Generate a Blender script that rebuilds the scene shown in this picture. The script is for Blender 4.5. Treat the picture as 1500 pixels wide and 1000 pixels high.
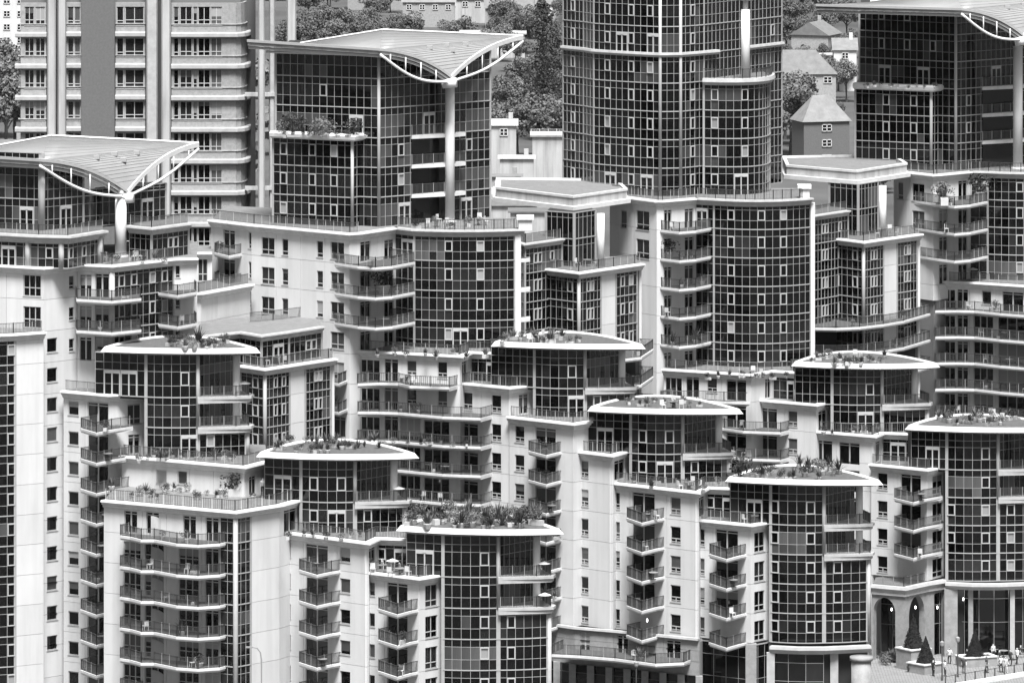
import bpy, math, random
from math import radians, sin, cos, pi, hypot, atan2, sqrt
from mathutils import Vector
R = random.Random(7)
S = bpy.context.scene
COL = S.collection
for o in list(bpy.data.objects): bpy.data.objects.remove(o)

# ---------------------------------------------------------------- camera, sky, sun, exposure
F, HC, HOR = 10000., 119., -645.        # focal length in photo pixels, eye height (m), horizon row
cd = bpy.data.cameras.new('camera'); cam = bpy.data.objects.new('camera', cd); COL.objects.link(cam)
cam.location = (0, 0, HC); cam.rotation_euler = (pi/2, 0, 0)
cd.sensor_width = 36; cd.lens = 36*F/1500.; cd.shift_y = -(500-HOR)/1500.
cd.clip_start = 5; cd.clip_end = 9000
S.camera = cam
SUN_EL, SUN_AZ = 63, 173                # degrees; azimuth clockwise from +Y (174 = behind the camera)
w = bpy.data.worlds.new('World'); S.world = w; w.use_nodes = True
nt = w.node_tree; nt.nodes.clear()
sky = nt.nodes.new('ShaderNodeTexSky'); sky.sky_type = 'NISHITA'; sky.sun_disc = False
sky.sun_elevation = radians(SUN_EL); sky.sun_rotation = radians(SUN_AZ); sky.dust_density = 4; sky.air_density = 1.5
bw = nt.nodes.new('ShaderNodeRGBToBW'); bgn = nt.nodes.new('ShaderNodeBackground'); wo = nt.nodes.new('ShaderNodeOutputWorld')
bgn.inputs['Strength'].default_value = 0.043
nt.links.new(sky.outputs[0], bw.inputs[0]); nt.links.new(bw.outputs[0], bgn.inputs[0]); nt.links.new(bgn.outputs[0], wo.inputs[0])
sl = bpy.data.lights.new('sun', 'SUN'); sl.energy = 3.5; sl.angle = radians(18); sl.color = (1, 1, 1)
so = bpy.data.objects.new('sun', sl); COL.objects.link(so)
az, el = radians(SUN_AZ), radians(SUN_EL)
so.rotation_euler = Vector((sin(az)*cos(el), cos(az)*cos(el), sin(el))).to_track_quat('Z', 'Y').to_euler()
so.location = (0, 300, 300)
S.view_settings.view_transform = 'Standard'; S.view_settings.look = 'None'
S.view_settings.exposure = 1.43; S.view_settings.gamma = 1; S.view_settings.use_curve_mapping = False
S.render.resolution_x = 1024; S.render.resolution_y = 682

# ---------------------------------------------------------------- pixel <-> plan helpers (a point is fixed by its known height)
GZ = 2.5                                 # plaza level
ZB = 49.2                                # roof terrace at the foot of every tower
FH, UH = 2.95, 3.1                       # storey heights: lower blocks, towers
def lv(n): return 37. - FH*n
def G(px, py, z):
    Y = F*(HC-z)/(py-HOR); return ((px-750)*Y/F, Y)
def PL(pts, z): return [G(x, y, z) for x, y in pts]
def zat(py, Y): return HC-(py-HOR)*Y/F
def tline(px, A, B):
    k = (px-750)/F; dx, dy = B[0]-A[0], B[1]-A[1]
    return (k*A[1]-A[0])/(dx-k*dy)
def lerp(A, B, t): return (A[0]+(B[0]-A[0])*t, A[1]+(B[1]-A[1])*t)
def nrm(A, B):
    dx, dy = B[0]-A[0], B[1]-A[1]; l = hypot(dx, dy) or 1; return (dy/l, -dx/l)
def offs(path, o):
    out = []; n = len(path)
    for i, p in enumerate(path):
        ns = []
        if i > 0: ns.append(nrm(path[i-1], p))
        if i < n-1: ns.append(nrm(p, path[i+1]))
        if len(ns) == 2:
            mx, my = ns[0][0]+ns[1][0], ns[0][1]+ns[1][1]; l = mx*mx+my*my
            s = 2/max(l, .6); out.append((p[0]+mx*s*o*1., p[1]+my*s*o*1.))
        else: out.append((p[0]+ns[0][0]*o, p[1]+ns[0][1]*o))
    return out
def arc3(A, M, B, n=16):
    # smooth curve through three plan points
    t = hypot(M[0]-A[0], M[1]-A[1]); t = t/(t+hypot(B[0]-M[0], B[1]-M[1]))
    out = []
    for i in range(n+1):
        s = i/n
        a = (s-t)*(s-1)/(t); b = s*(s-1)/(t*(t-1)); c = s*(s-t)/(1-t)
        out.append((A[0]*a+M[0]*b+B[0]*c, A[1]*a+M[1]*b+B[1]*c))
    return out
def resample(path, n):
    L = [0]
    for a, b in zip(path, path[1:]): L.append(L[-1]+hypot(b[0]-a[0], b[1]-a[1]))
    out = []; j = 0
    for i in range(n+1):
        s = L[-1]*i/n
        while j < len(L)-2 and L[j+1] < s: j += 1
        d = L[j+1]-L[j]; out.append(lerp(path[j], path[j+1], (s-L[j])/d if d else 0))
    return out
def plen(path): return sum(hypot(b[0]-a[0], b[1]-a[1]) for a, b in zip(path, path[1:]))

# ---------------------------------------------------------------- materials (all neutral: the picture is monochrome)
MAT = {}
def mat(name, v, rough=.7, var=.0, scale=1., ior=1.45, objvar=0., stretch=(1, 1, 1), bump=0., spec=.5, streak=0.):
    m = bpy.data.materials.new(name); m.use_nodes = True; t = m.node_tree; b = t.nodes['Principled BSDF']
    b.inputs['Roughness'].default_value = rough; b.inputs['IOR'].default_value = ior
    b.inputs['Specular IOR Level'].default_value = spec
    b.inputs['Base Color'].default_value = (v, v, v, 1)
    last = None
    if var or bump:
        tc = t.nodes.new('ShaderNodeTexCoord'); mp = t.nodes.new('ShaderNodeMapping'); mp.inputs['Scale'].default_value = stretch
        nz = t.nodes.new('ShaderNodeTexNoise'); nz.inputs['Scale'].default_value = scale; nz.inputs['Detail'].default_value = 6
        nz.inputs['Roughness'].default_value = .65
        t.links.new(tc.outputs['Object'], mp.inputs[0]); t.links.new(mp.outputs[0], nz.inputs[0])
        mr = t.nodes.new('ShaderNodeMapRange'); mr.inputs[1].default_value = .3; mr.inputs[2].default_value = .72
        mr.inputs[3].default_value = v*(1-var); mr.inputs[4].default_value = min(v*(1+var), .95)
        t.links.new(nz.outputs[0], mr.inputs[0]); last = mr.outputs[0]
        if bump:
            bp = t.nodes.new('ShaderNodeBump'); bp.inputs['Strength'].default_value = bump; bp.inputs['Distance'].default_value = .05
            t.links.new(nz.outputs[0], bp.inputs['Height']); t.links.new(bp.outputs[0], b.inputs['Normal'])
    if streak and last is not None:
        mp2 = t.nodes.new('ShaderNodeMapping'); mp2.inputs['Scale'].default_value = (1.3, 1.3, .06); n2 = t.nodes.new('ShaderNodeTexNoise'); n2.inputs['Scale'].default_value = 1.; n2.inputs['Detail'].default_value = 5
        t.links.new(tc.outputs['Object'], mp2.inputs[0]); t.links.new(mp2.outputs[0], n2.inputs[0])
        r2 = t.nodes.new('ShaderNodeMapRange'); r2.inputs[1].default_value = .36; r2.inputs[2].default_value = .55; r2.inputs[3].default_value = 1-streak; r2.inputs[4].default_value = 1.
        t.links.new(n2.outputs[0], r2.inputs[0]); mm = t.nodes.new('ShaderNodeMath'); mm.operation = 'MULTIPLY'; t.links.new(last, mm.inputs[0]); t.links.new(r2.outputs[0], mm.inputs[1]); last = mm.outputs[0]
    if objvar:
        oi = t.nodes.new('ShaderNodeObjectInfo'); m2 = t.nodes.new('ShaderNodeMapRange')
        m2.inputs[3].default_value = 1-objvar; m2.inputs[4].default_value = 1+objvar
        t.links.new(oi.outputs['Random'], m2.inputs[0])
        mu = t.nodes.new('ShaderNodeMath'); mu.operation = 'MULTIPLY'; t.links.new(m2.outputs[0], mu.inputs[0])
        if last is not None: t.links.new(last, mu.inputs[1])
        else: mu.inputs[1].default_value = v
        last = mu.outputs[0]
    if last is not None:
        cb = t.nodes.new('ShaderNodeCombineColor')
        for k in range(3): t.links.new(last, cb.inputs[k])
        t.links.new(cb.outputs[0], b.inputs['Base Color'])
    MAT[name] = m; return m
mat('white', 0.56, .85, .06, .4, objvar=.04, stretch=(1, 1, .4), streak=.08)
mat('trim', 0.58, .7, .08, 1.4, streak=.1)
mat('stone', 0.36, .85, .16, 1.2)
mat('greystone', 0.25, .85, .2, 1.5)
mat('joint', .16, .9)
mat('core', .02, .8)
mat('mullion', 0.32, .45, .08, 2.)
mat('frame', 0.40, .5)
mat('post', 0.58, .45, .05, 1.)
mat('slabtrim', 0.6, .7, .06, 1.6, streak=.08)
mat('rail', .06, .5)
mat('railpost', .25, .5)
mat('deck', 0.16, .9, .25, 1.3, bump=.2)
mat('roofgrey', 0.16, .9, .2, 1.5)
mat('tile', 0.09, .8, .2, 2.)
mat('gravel', 0.085, .95, .35, 3., bump=.4)
mat('soffit', 0.2, .8, .1, .5)  # white soffit painted grey, its shade put into the colour
mat('g_dark', 0.003, .06, ior=1.45, objvar=.7)
mat('g_mid', 0.014, .10, ior=1.45, objvar=.5, var=.35, scale=1.4, stretch=(1, 1, .2))
mat('g_curt', 0.06, .30, ior=1.5, objvar=.35, var=.25, scale=2.2, stretch=(2.2, 2.2, .1))
mat('g_blind', 0.26, .5, objvar=.25)
mat('g_span', 0.004, .12, ior=1.5, objvar=.5)
mat('roofmetal', 0.25, .42, .08, .6, stretch=(1, 1, 1))
mat('tube', 0.6, .4)
mat('brick', 0.28, .9, .22, 2.5, objvar=.08)
mat('brickdark', 0.12, .9, .12, 4.)
mat('concrete', 0.40, .85, .18, .5, stretch=(1, 1, .25), streak=.25)
mat('leaf', 0.11, .8, .5, .9, objvar=.25)  # pale albedo also stands in for haze over the far trees
mat('leafdark', .04, .8, .5, .9, objvar=.2)
mat('leaflight', .13, .8, .4, 1.2, objvar=.2)
mat('leafblack', .012, .9, .5, .9)
mat('bark', .08, .9)
mat('pot', 0.4, .7, .1, 2., objvar=.3)
mat('wood', .16, .7, .3, 3., objvar=.3)
mat('cloth', 0.5, .8, objvar=.1)
mat('skin', .42, .6)
mat('darkcloth', .03, .9, objvar=.5)
mat('paving', 0.22, .9, .14, .3)
t = MAT['paving'].node_tree; br = t.nodes.new('ShaderNodeTexBrick'); br.inputs['Scale'].default_value = .8; br.inputs['Mortar Size'].default_value = .03
br.inputs['Color1'].default_value = (.24, .24, .24, 1); br.inputs['Color2'].default_value = (.19, .19, .19, 1); br.inputs['Mortar'].default_value = (.09, .09, .09, 1)
tc_ = t.nodes.new('ShaderNodeTexCoord'); t.links.new(tc_.outputs['Object'], br.inputs['Vector']); t.links.new(br.outputs['Color'], t.nodes['Principled BSDF'].inputs['Base Color'])
mat('asphalt', .06, .95, .3, .4)
mat('ground', .07, .95, .4, .02)
mat('slate', 0.15, .8, .2, .8, objvar=.25)
mat('slatelight', 0.36, .7, .1, .5)
mat('water', .03, .12, .3, .02, bump=.3)
m = mat('lampglow', .9); m.node_tree.nodes['Principled BSDF'].inputs['Emission Color'].default_value = (1, 1, 1, 1)
m.node_tree.nodes['Principled BSDF'].inputs['Emission Strength'].default_value = 2.5

m = bpy.data.materials.new('haze'); m.use_nodes = True; t = m.node_tree; t.nodes.clear()
vo = t.nodes.new('ShaderNodeOutputMaterial'); pv = t.nodes.new('ShaderNodeVolumePrincipled'); pv.inputs['Color'].default_value = (.9, .9, .9, 1); pv.inputs['Density'].default_value = 6e-6
t.links.new(pv.outputs[0], vo.inputs['Volume']); MAT['haze'] = m
# ---------------------------------------------------------------- mesh builder
ORG = {}
class MB:
    def __init__(s): s.v = []; s.f = []; s.mi = []; s.cur = 0
    def add(s, vs, fs):
        b = len(s.v); s.v += [tuple(p) for p in vs]
        for f in fs: s.f.append(tuple(b+i for i in f)); s.mi.append(s.cur)
        return s
    def hexa(s, lo, hi):
        return s.add(list(lo)+list(hi), [(3, 2, 1, 0), (4, 5, 6, 7), (0, 1, 5, 4), (1, 2, 6, 5), (2, 3, 7, 6), (3, 0, 4, 7)])
    def box(s, x0, x1, y0, y1, z0, z1):
        return s.hexa([(x0, y0, z0), (x1, y0, z0), (x1, y1, z0), (x0, y1, z0)], [(x0, y0, z1), (x1, y0, z1), (x1, y1, z1), (x0, y1, z1)])
    def obox(s, A, B, oi, oo, z0, z1, e=0.):
        # box along plan segment A-B, from offset oi to oo along the outward normal, ends stretched by e
        n = nrm(A, B); l = hypot(B[0]-A[0], B[1]-A[1]) or 1; d = ((B[0]-A[0])/l*e, (B[1]-A[1])/l*e)
        A = (A[0]-d[0], A[1]-d[1]); B = (B[0]+d[0], B[1]+d[1])
        q = [(A[0]+n[0]*oo, A[1]+n[1]*oo), (B[0]+n[0]*oo, B[1]+n[1]*oo), (B[0]+n[0]*oi, B[1]+n[1]*oi), (A[0]+n[0]*oi, A[1]+n[1]*oi)]
        return s.hexa([(x, y, z0) for x, y in q], [(x, y, z1) for x, y in q])
    def prism(s, poly, z0, z1, bottom=True):
        a = sum(p[0]*q[1]-q[0]*p[1] for p, q in zip(poly, poly[1:]+poly[:1]))
        if a < 0: poly = poly[::-1]
        n = len(poly); vs = [(x, y, z0) for x, y in poly]+[(x, y, z1) for x, y in poly]
        fs = [(i, (i+1) % n, n+(i+1) % n, n+i) for i in range(n)]+[tuple(range(n, 2*n))]
        if bottom: fs.append(tuple(range(n-1, -1, -1)))
        return s.add(vs, fs)
    def sweep(s, path, prof, cap=True):
        # prof: list of (outward offset, z); swept along path with mitred corners
        rows = [[(x, y, z) for x, y in offs(path, o)] for o, z in prof]
        n = len(path); m = len(prof); vs = [rows[j][i] for i in range(n) for j in range(m)]
        fs = [(i*m+j, i*m+(j+1) % m, (i+1)*m+(j+1) % m, (i+1)*m+j) for i in range(n-1) for j in range(m)]
        if cap: fs += [tuple(range(m)), tuple(range((n-1)*m+m-1, (n-1)*m-1, -1))]
        return s.add(vs, fs)
    def tube(s, pts, r, n=8, cap=True):
        pts = [Vector(p) for p in pts]; vs = []; fs = []; k = len(pts)
        for i, p in enumerate(pts):
            d = (pts[min(i+1, k-1)]-pts[max(i-1, 0)]).normalized()
            u = d.cross(Vector((0, 0, 1)));
            if u.length < 1e-3: u = Vector((1, 0, 0))
            u.normalize(); w_ = u.cross(d); rr = r[i] if isinstance(r, (list, tuple)) else r
            for j in range(n):
                a = 2*pi*j/n; vs.append(p+u*cos(a)*rr+w_*sin(a)*rr)
        for i in range(k-1):
            for j in range(n): fs.append((i*n+j, i*n+(j+1) % n, (i+1)*n+(j+1) % n, (i+1)*n+j))
        if cap: fs += [tuple(range(n-1, -1, -1)), tuple(range((k-1)*n, k*n))]
        return s.add(vs, fs)
    def cyl(s, x, y, r, z0, z1, n=12, r2=None): return s.tube([(x, y, z0), (x, y, z1)], [r, r if r2 is None else r2], n)
    def mesh(s, name, mats, org=(0, 0, 0), smooth=False):
        me = bpy.data.meshes.new(name)
        me.from_pydata([(x-org[0], y-org[1], z-org[2]) for x, y, z in s.v], [], s.f)
        for m_ in (mats if isinstance(mats, (list, tuple)) else [mats]): me.materials.append(MAT[m_])
        if isinstance(mats, (list, tuple)): me.polygons.foreach_set('material_index', s.mi)
        if smooth: me.polygons.foreach_set('use_smooth', [True]*len(s.f))
        me.update(); return me
    def build(s, name, mats, parent=None, smooth=False):
        org = ORG.get(parent.name, (0, 0, 0)) if parent else (0, 0, 0)
        o = bpy.data.objects.new(name, s.mesh(name, mats, org, smooth)); COL.objects.link(o)
        if parent: o.parent = parent; ORG[o.name] = org
        return o
def tag(o, label, cat, group=None):
    o['label'] = label; o['category'] = cat
    if group: o['group'] = group
    return o
def thing(name, label, cat, loc, group=None):
    e = bpy.data.objects.new(name, None); COL.objects.link(e); e.location = loc; e.empty_display_size = .5
    ORG[e.name] = tuple(loc); return tag(e, label, cat, group)
def child(name, me, parent, wloc, rz=0., scale=None, rx=0.):
    o = bpy.data.objects.new(name, me); COL.objects.link(o); o.parent = parent
    g = ORG[parent.name]; o.location = (wloc[0]-g[0], wloc[1]-g[1], wloc[2]-g[2]); o.rotation_euler = (rx, 0, rz)
    if scale: o.scale = scale
    return o
def structure(o): o['kind'] = 'structure'; return o
def copy_tree(o, parent=None):
    c = o.copy(); COL.objects.link(c); c.parent = parent
    for ch in list(o.children): copy_tree(ch, c)
    return c

# ---------------------------------------------------------------- windows (frame = part, pane = sub-part)
WC = {}; PC = {}
def cube(name, m_, x0, x1, y0, y1, z0, z1): return MB().box(x0, x1, y0, y1, z0, z1).mesh(name, m_)
def unit_pane(m_):
    if m_ not in PC: PC[m_] = cube('pane', m_, -.5, .5, -.02, .02, -.5, .5)
    return PC[m_]
def frame_mesh(kind, w_, h):
    k = (kind, round(w_, 1), round(h, 1))
    if k in WC: return WC[k]
    w_, h = max(k[1], .3), max(k[2], .4); b = MB(); t = .07; x = w_/2
    y0, y1 = .08, .17
    b.box(-x, -x+t, y0, y1, 0, h); b.box(x-t, x, y0, y1, 0, h); b.box(-x+t, x-t, y0, y1, 0, t); b.box(-x+t, x-t, y0, y1, h-t, h)
    def vm(xx, z0, z1, s_=.045): b.box(xx-s_, xx+s_, y0+.01, y1-.01, z0, z1)
    def hm(z, s_=.045): b.box(-x+t, x-t, y0+.005, y1-.005, z-s_, z+s_)
    if kind == 'a': hm(h*.3); hm(h*.11, .03); vm(0, t, h*.3-.045)
    elif kind == 'b': hm(h*.28); vm(0, t, h-t)
    elif kind == 'c': hm(h*.24)
    elif kind == 'x': hm(h*.4); vm(-w_/6, t, h-t); vm(w_/6, t, h-t)
    elif kind == 'd': vm(0, t, h-t, .08); hm(h-.28, .04)
    elif kind == 't': vm(-w_/6, t, h-t, .06); vm(w_/6, t, h-t, .06); hm(h*.45, .04)
    if kind != 'd' and kind != 't': b.box(-x-.06, x+.06, -.05, y0, -.07, 0)
    WC[k] = b.mesh('window', 'frame'); return WC[k]
def window(B, kind, A, d, u0, u1, z0, z1, gl=None):
    wd, h = u1-u0, z1-z0; um = (u0+u1)/2
    p = (A[0]+d[0]*um, A[1]+d[1]*um, z0)
    o = child('balcony_door' if kind in 'dt' else 'window', frame_mesh(kind, wd, h), B, p, atan2(d[1], d[0]))
    g = gl or R.choice(['g_dark']*5+['g_mid']*3+['g_curt']*2)
    q = bpy.data.objects.new('pane', unit_pane(g)); COL.objects.link(q); q.parent = o
    q.location = (0, .15, h/2); q.scale = (wd, 1, h)
    if R.random() < .22:
        hb_ = h*R.uniform(.2, .75); q = bpy.data.objects.new('blind', unit_pane(R.choice(['g_blind', 'g_curt']))); COL.objects.link(q); q.parent = o; q.location = (0, .118, h-hb_/2-.05); q.scale = (wd-.16, .3, hb_)
    return o

# ---------------------------------------------------------------- panelled wall with real openings
def facade(B, A, Bp, z1, z0, ops=(), fh=FH, mt='white', core=None, zj=None):
    L = hypot(Bp[0]-A[0], Bp[1]-A[1]); d = ((Bp[0]-A[0])/L, (Bp[1]-A[1])/L); n = nrm(A, Bp)
    H = []
    for op in ops:
        kind, xl, xr, yt, yb = op[:5]; cnt = op[5] if len(op) > 5 else 1; f = op[6] if len(op) > 6 else fh
        gl = op[7] if len(op) > 7 else None
        ua, ub = tline(xl, A, Bp)*L, tline(xr, A, Bp)*L
        Ym = A[1]+d[1]*(ua+ub)/2; zt, zb = zat(yt, Ym), zat(yb, Ym)
        ua, ub = max(ua, .1), min(ub, L-.1)
        if ub-ua < .25: continue
        for i in range(cnt):
            if zt-i*f < z1-.05 and zb-i*f > z0+.05: H.append((ua, ub, zb-i*f, zt-i*f)); window(B, kind, A, d, ua, ub, zb-i*f, zt-i*f, gl)
    zz = [z1]; z = zj if zj is not None else z1
    if zj is not None and z1-zj > .2: zz.append(zj)
    while z-fh > z0+.6: z -= fh; zz.append(z)
    zz.append(z0)
    uj = [0.]; k = max(1, round(L/3.7))
    for i in range(1, k):
        u = L*i/k
        for a, b, *_ in H:
            if a-.25 < u < b+.25: u = a-.3 if u-a < b-u else b+.3
        if all(not(a-.1 < u < b+.1) for a, b, *_ in H) and u-uj[-1] > .9 and L-u > .9: uj.append(u)
    uj.append(L)
    wall = core or B; g = .017
    for zt, zb in zip(zz, zz[1:]):
        for ua, ub in zip(uj, uj[1:]):
            mb = MB(); a, b, c, e = ua+g, ub-g, zb+g, zt-g
            if b-a < .1 or e-c < .1: continue
            hs = [(max(h[0], a), min(h[1], b), max(h[2], c), min(h[3], e)) for h in H if h[0] < b and h[1] > a and h[2] < e and h[3] > c]
            us = sorted({a, b, *[h[0] for h in hs], *[h[1] for h in hs]}); vs = sorted({c, e, *[h[2] for h in hs], *[h[3] for h in hs]})
            P = lambda u, v, o: (A[0]+d[0]*u-n[0]*o, A[1]+d[1]*u-n[1]*o, v)
            inh = lambda u, v: any(h[0] < u < h[1] and h[2] < v < h[3] for h in hs)
            for i in range(len(us)-1):
                for j in range(len(vs)-1):
                    if not inh((us[i]+us[i+1])/2, (vs[j]+vs[j+1])/2):
                        mb.add([P(us[i], vs[j], 0), P(us[i+1], vs[j], 0), P(us[i+1], vs[j+1], 0), P(us[i], vs[j+1], 0)], [(0, 1, 2, 3)])
            for (p, q, r_, s_) in [(a, b, c, e)]+hs:
                ring = [(p, r_), (q, r_), (q, s_), (p, s_)]
                D = .26
                for i in range(4):
                    x, y = ring[i], ring[(i+1) % 4]
                    mb.add([P(*x, 0), P(*y, 0), P(*y, D), P(*x, D)], [(0, 1, 2, 3)])
            mb.build('wall_panel', mt, wall)

def cornice(B, path, z, s=1., mt='trim', name='cornice', drop=.55):
    MB().sweep(path, [(.0, z+.12*s), (.54*s, z+.12*s), (.58*s, z-.06*s), (.40*s, z-.14*s), (.36*s, z-.3*s), (.2*s, z-.38*s), (.18*s, z-drop*s), (0.02, z-drop*s-.1), (-.3, z-drop*s-.1), (-.3, z+.1)]).build(name, mt, B)
def railing(P, path, z, h=1.05, post=1.25, bar=.15, mt='rail', pm=None, pt=.03):
    b = MB(); pa = pm or 'railpost'
    for A, C in zip(path, path[1:]):
        L = hypot(C[0]-A[0], C[1]-A[1])
        if L < .05: continue
        b.cur = 0; b.obox(A, C, -.03, .03, z+h-.05, z+h); b.obox(A, C, -.012, .012, z+.1, z+.13)
        k = max(1, int(L/bar))
        for i in range(k):
            p = lerp(A, C, (i+.5)/k); q = .022
            b.add([(p[0]-q, p[1], z+.1), (p[0]+q, p[1], z+.1), (p[0]+q, p[1], z+h-.05), (p[0]-q, p[1], z+h-.05)], [(0, 1, 2, 3)])
        b.cur = 1; k = max(1, round(L/post))
        for i in range(k+1):
            p = lerp(A, C, i/k); b.box(p[0]-pt, p[0]+pt, p[1]-pt, p[1]+pt, z-.02, z+h+.05)
    return b.build('railing', [mt, pa], P)
BAL = []
def balcony(B, pts, z, n=1, fh=FH, depth=2.6, wall=None, th=.42, rail=True, mt='slabtrim', curve=False, zpx=None, bar=.15):
    path = PL(pts, z if zpx is None else zpx)
    if curve: path = resample(arc3(path[0], path[len(path)//2], path[-1], 12), 12) if len(path) == 3 else path
    if wall: nn = nrm(*wall)
    else: nn = nrm(path[0], path[-1])
    back = [(path[-1][0]-nn[0]*depth, path[-1][1]-nn[1]*depth), (path[0][0]-nn[0]*depth, path[0][1]-nn[1]*depth)]
    out = []
    for i in range(n):
        zz = z-i*fh; b = MB()
        inn = offs(path, -.12)
        # slab with a splayed fascia
        b.prism(path+back, zz-.24, zz); b.prism(inn+back, zz-th, zz-.243)
        o = b.build('balcony', mt, B); out.append(o); BAL.append((B, path, zz, nn))
        MB().prism(offs(path, -.2)+back, zz+.002, zz+.03).build('balcony_floor', 'tile', o)  # dark floor sheet, added to cut light bouncing into the recess
        if rail:
            r_ = offs(path, -.12); r_ = [lerp(r_[0], (back[1][0], back[1][1]), .85)]+r_+[lerp(r_[-1], back[0], .85)]
            railing(o, r_, zz, bar=bar)
    return out

# ---------------------------------------------------------------- curtain wall: mullion grid = part, panes / sashes / doors = sub-parts
NP = {}
LEFT = {}
ROWS = (.34, .75)
def curtain(B, path, floors, cw=.88, lights=(), doors=(), mul='mullion', thick=.05, thin=.019, post=None, tint=None, extra=None, name='curtain_wall', base_thick=True, bias=0):
    """floors: list of (z0, z1[, fractions]); lights: (px, floor) pale sashes; doors: (px, floor)"""
    n = max(1, round(plen(path)/cw)); c = resample(path, n)
    b = MB(); zlo, zhi = min(f[0] for f in floors), max(f[1] for f in floors)
    for i, p in enumerate(c):
        q = c[min(i+1, n)]; o = c[max(i-1, 0)]; nn = nrm(o, q); w_ = thin
        if (i == 0 or i == n) and post: w_ = post
        t = (nn[1]*-w_, nn[0]*w_)
        a0 = (p[0]-t[0], p[1]-t[1]); a1 = (p[0]+t[0], p[1]+t[1])
        b.obox(a0, a1, -.06, .055, zlo, zhi)
    segs = list(zip(c, c[1:]))
    def hline(z, hw, pr):
        for A, C in segs: b.obox(A, C, -.05, pr, z-hw, z+hw)
    mm = None
    for f in floors:
        fr = f[2] if len(f) > 2 else ROWS
        if base_thick: hline(f[0], thick, .09)
        for r_ in fr: hline(f[0]+(f[1]-f[0])*r_, thin, .048)
    hline(zhi, thick, .09)
    part = b.build(name, mul, B)
    colpx = [750+F*((A[0]+C[0])/2)/((A[1]+C[1])/2) for A, C in segs]
    key = B.name
    for fi, f in enumerate(floors):
        fr = [0]+list(f[2] if len(f) > 2 else ROWS)+[1]; nr = len(fr)-1
        lcol = {min(range(n), key=lambda i: abs(colpx[i]-x)) for x, k in lights if (k == fi or k == -1) and min(abs(c_-x) for c_ in colpx) < 7}
        dcol = set(); dpair = []
        for x, k in doors:
            if (k == fi or k == -1) and min(abs(c_-x) for c_ in colpx) < 9:
                i = min(range(n), key=lambda i: abs(colpx[i]-x)); i = min(i, n-2)
                if i >= 0: dcol |= {i, i+1}; dpair.append(i)
        st = 'g_dark'; run = 0
        for i, (A, C) in enumerate(segs):
            if run <= 0:
                st = R.choice(['g_dark']*(10-bias)+['g_mid']*(3+bias)+['g_curt']*(1+bias)) if tint is None else R.choice(tint); run = R.randint(2, 7)
            run -= 1
            nn = nrm(A, C); wdt = hypot(C[0]-A[0], C[1]-A[1]); ang = atan2(C[1]-A[1], C[0]-A[0]); m_ = lerp(A, C, .5)
            for r_ in range(nr):
                za, zb = f[0]+(f[1]-f[0])*fr[r_], f[0]+(f[1]-f[0])*fr[r_+1]
                if i in dcol and r_ < min(2, nr-1): continue
                top = r_ == nr-1 and nr > 1
                g = 'g_span' if top else st
                if r_ == 0 and st != 'g_dark' and R.random() < .35: g = 'g_mid' if st == 'g_curt' else 'g_dark'
                if R.random() < .02 and not top: g = R.choice(['g_dark', 'g_mid', 'g_curt'])
                if i in lcol and r_ == 1:
                    k = ('sash', round(wdt, 2), round(zb-za, 2))
                    if k not in WC:
                        s_ = MB(); x, h, t = wdt/2-.03, zb-za-.06, .085
                        s_.box(-x, -x+t, -.13, -.02, 0, h); s_.box(x-t, x, -.13, -.02, 0, h); s_.box(-x+t, x-t, -.13, -.02, 0, t); s_.box(-x+t, x-t, -.13, -.02, h-t, h)
                        WC[k] = s_.mesh('sash', 'frame')
                    child('sash', WC[k], part, (m_[0], m_[1], za+.03), ang)
                    if R.random() < .75: g = 'g_dark'
                    elif R.random() < .5: g = 'g_blind'
                cnt = NP.get(key, 0)
                if cnt < 300:
                    NP[key] = cnt+1
                    o = child('pane', unit_pane(g), part, (m_[0], m_[1], (za+zb)/2), ang+R.gauss(0, .004), (wdt, 1, zb-za), R.gauss(0, .004))
                else:
                    L_ = LEFT.setdefault(key, (B, MB())); names = ['g_dark', 'g_mid', 'g_curt', 'g_span', 'g_blind']
                    mb = L_[1]; mb.cur = names.index(g); j = R.gauss(0, .004)
                    q0 = lerp(A, C, .005); q1 = lerp(A, C, .995)
                    mb.add([(q0[0]-nn[0]*j, q0[1]-nn[1]*j, za+.01), (q1[0]+nn[0]*j, q1[1]+nn[1]*j, za+.01), (q1[0]+nn[0]*(j+.01), q1[1]+nn[1]*(j+.01), zb-.01), (q0[0]-nn[0]*(j-.01), q0[1]-nn[1]*(j-.01), zb-.01)], [(0, 1, 2, 3)])
        for i in dpair:
            A, C = c[i], c[min(i+2, n)]; zt = f[0]+(f[1]-f[0])*fr[min(2, nr-1)]; w2, h = hypot(C[0]-A[0], C[1]-A[1]), zt-f[0]
            ang = atan2(C[1]-A[1], C[0]-A[0]); mid = lerp(A, C, .5)
            k = ('door', round(w2, 1), round(h, 1))
            if k not in WC:
                s_ = MB(); x, t = w2/2-.04, .09
                s_.box(-x, -x+t, -.14, .02, 0, h); s_.box(x-t, x, -.14, .02, 0, h); s_.box(-.06, .06, -.13, .02, 0, h-.36); s_.box(-x+t, x-t, -.14, .02, h-.36, h)
                s_.box(-.18, .18, -.17, -.14, h-.27, h-.12)
                WC[k] = s_.mesh('door', 'frame')
            child('door', WC[k], part, (mid[0], mid[1], f[0]+.02), ang)
            cnt = NP.get(key, 0); NP[key] = cnt+1
            child('pane', unit_pane(R.choice(['g_dark', 'g_dark', 'g_mid'])), part, (mid[0], mid[1], f[0]+h/2), ang, (w2, 1, h))
    return part
def flush_panes():
    for key, (B, mb) in LEFT.items():
        o = mb.build('upper_panes', ['g_dark', 'g_mid', 'g_curt', 'g_span', 'g_blind'], B); o['kind'] = 'stuff'
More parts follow.
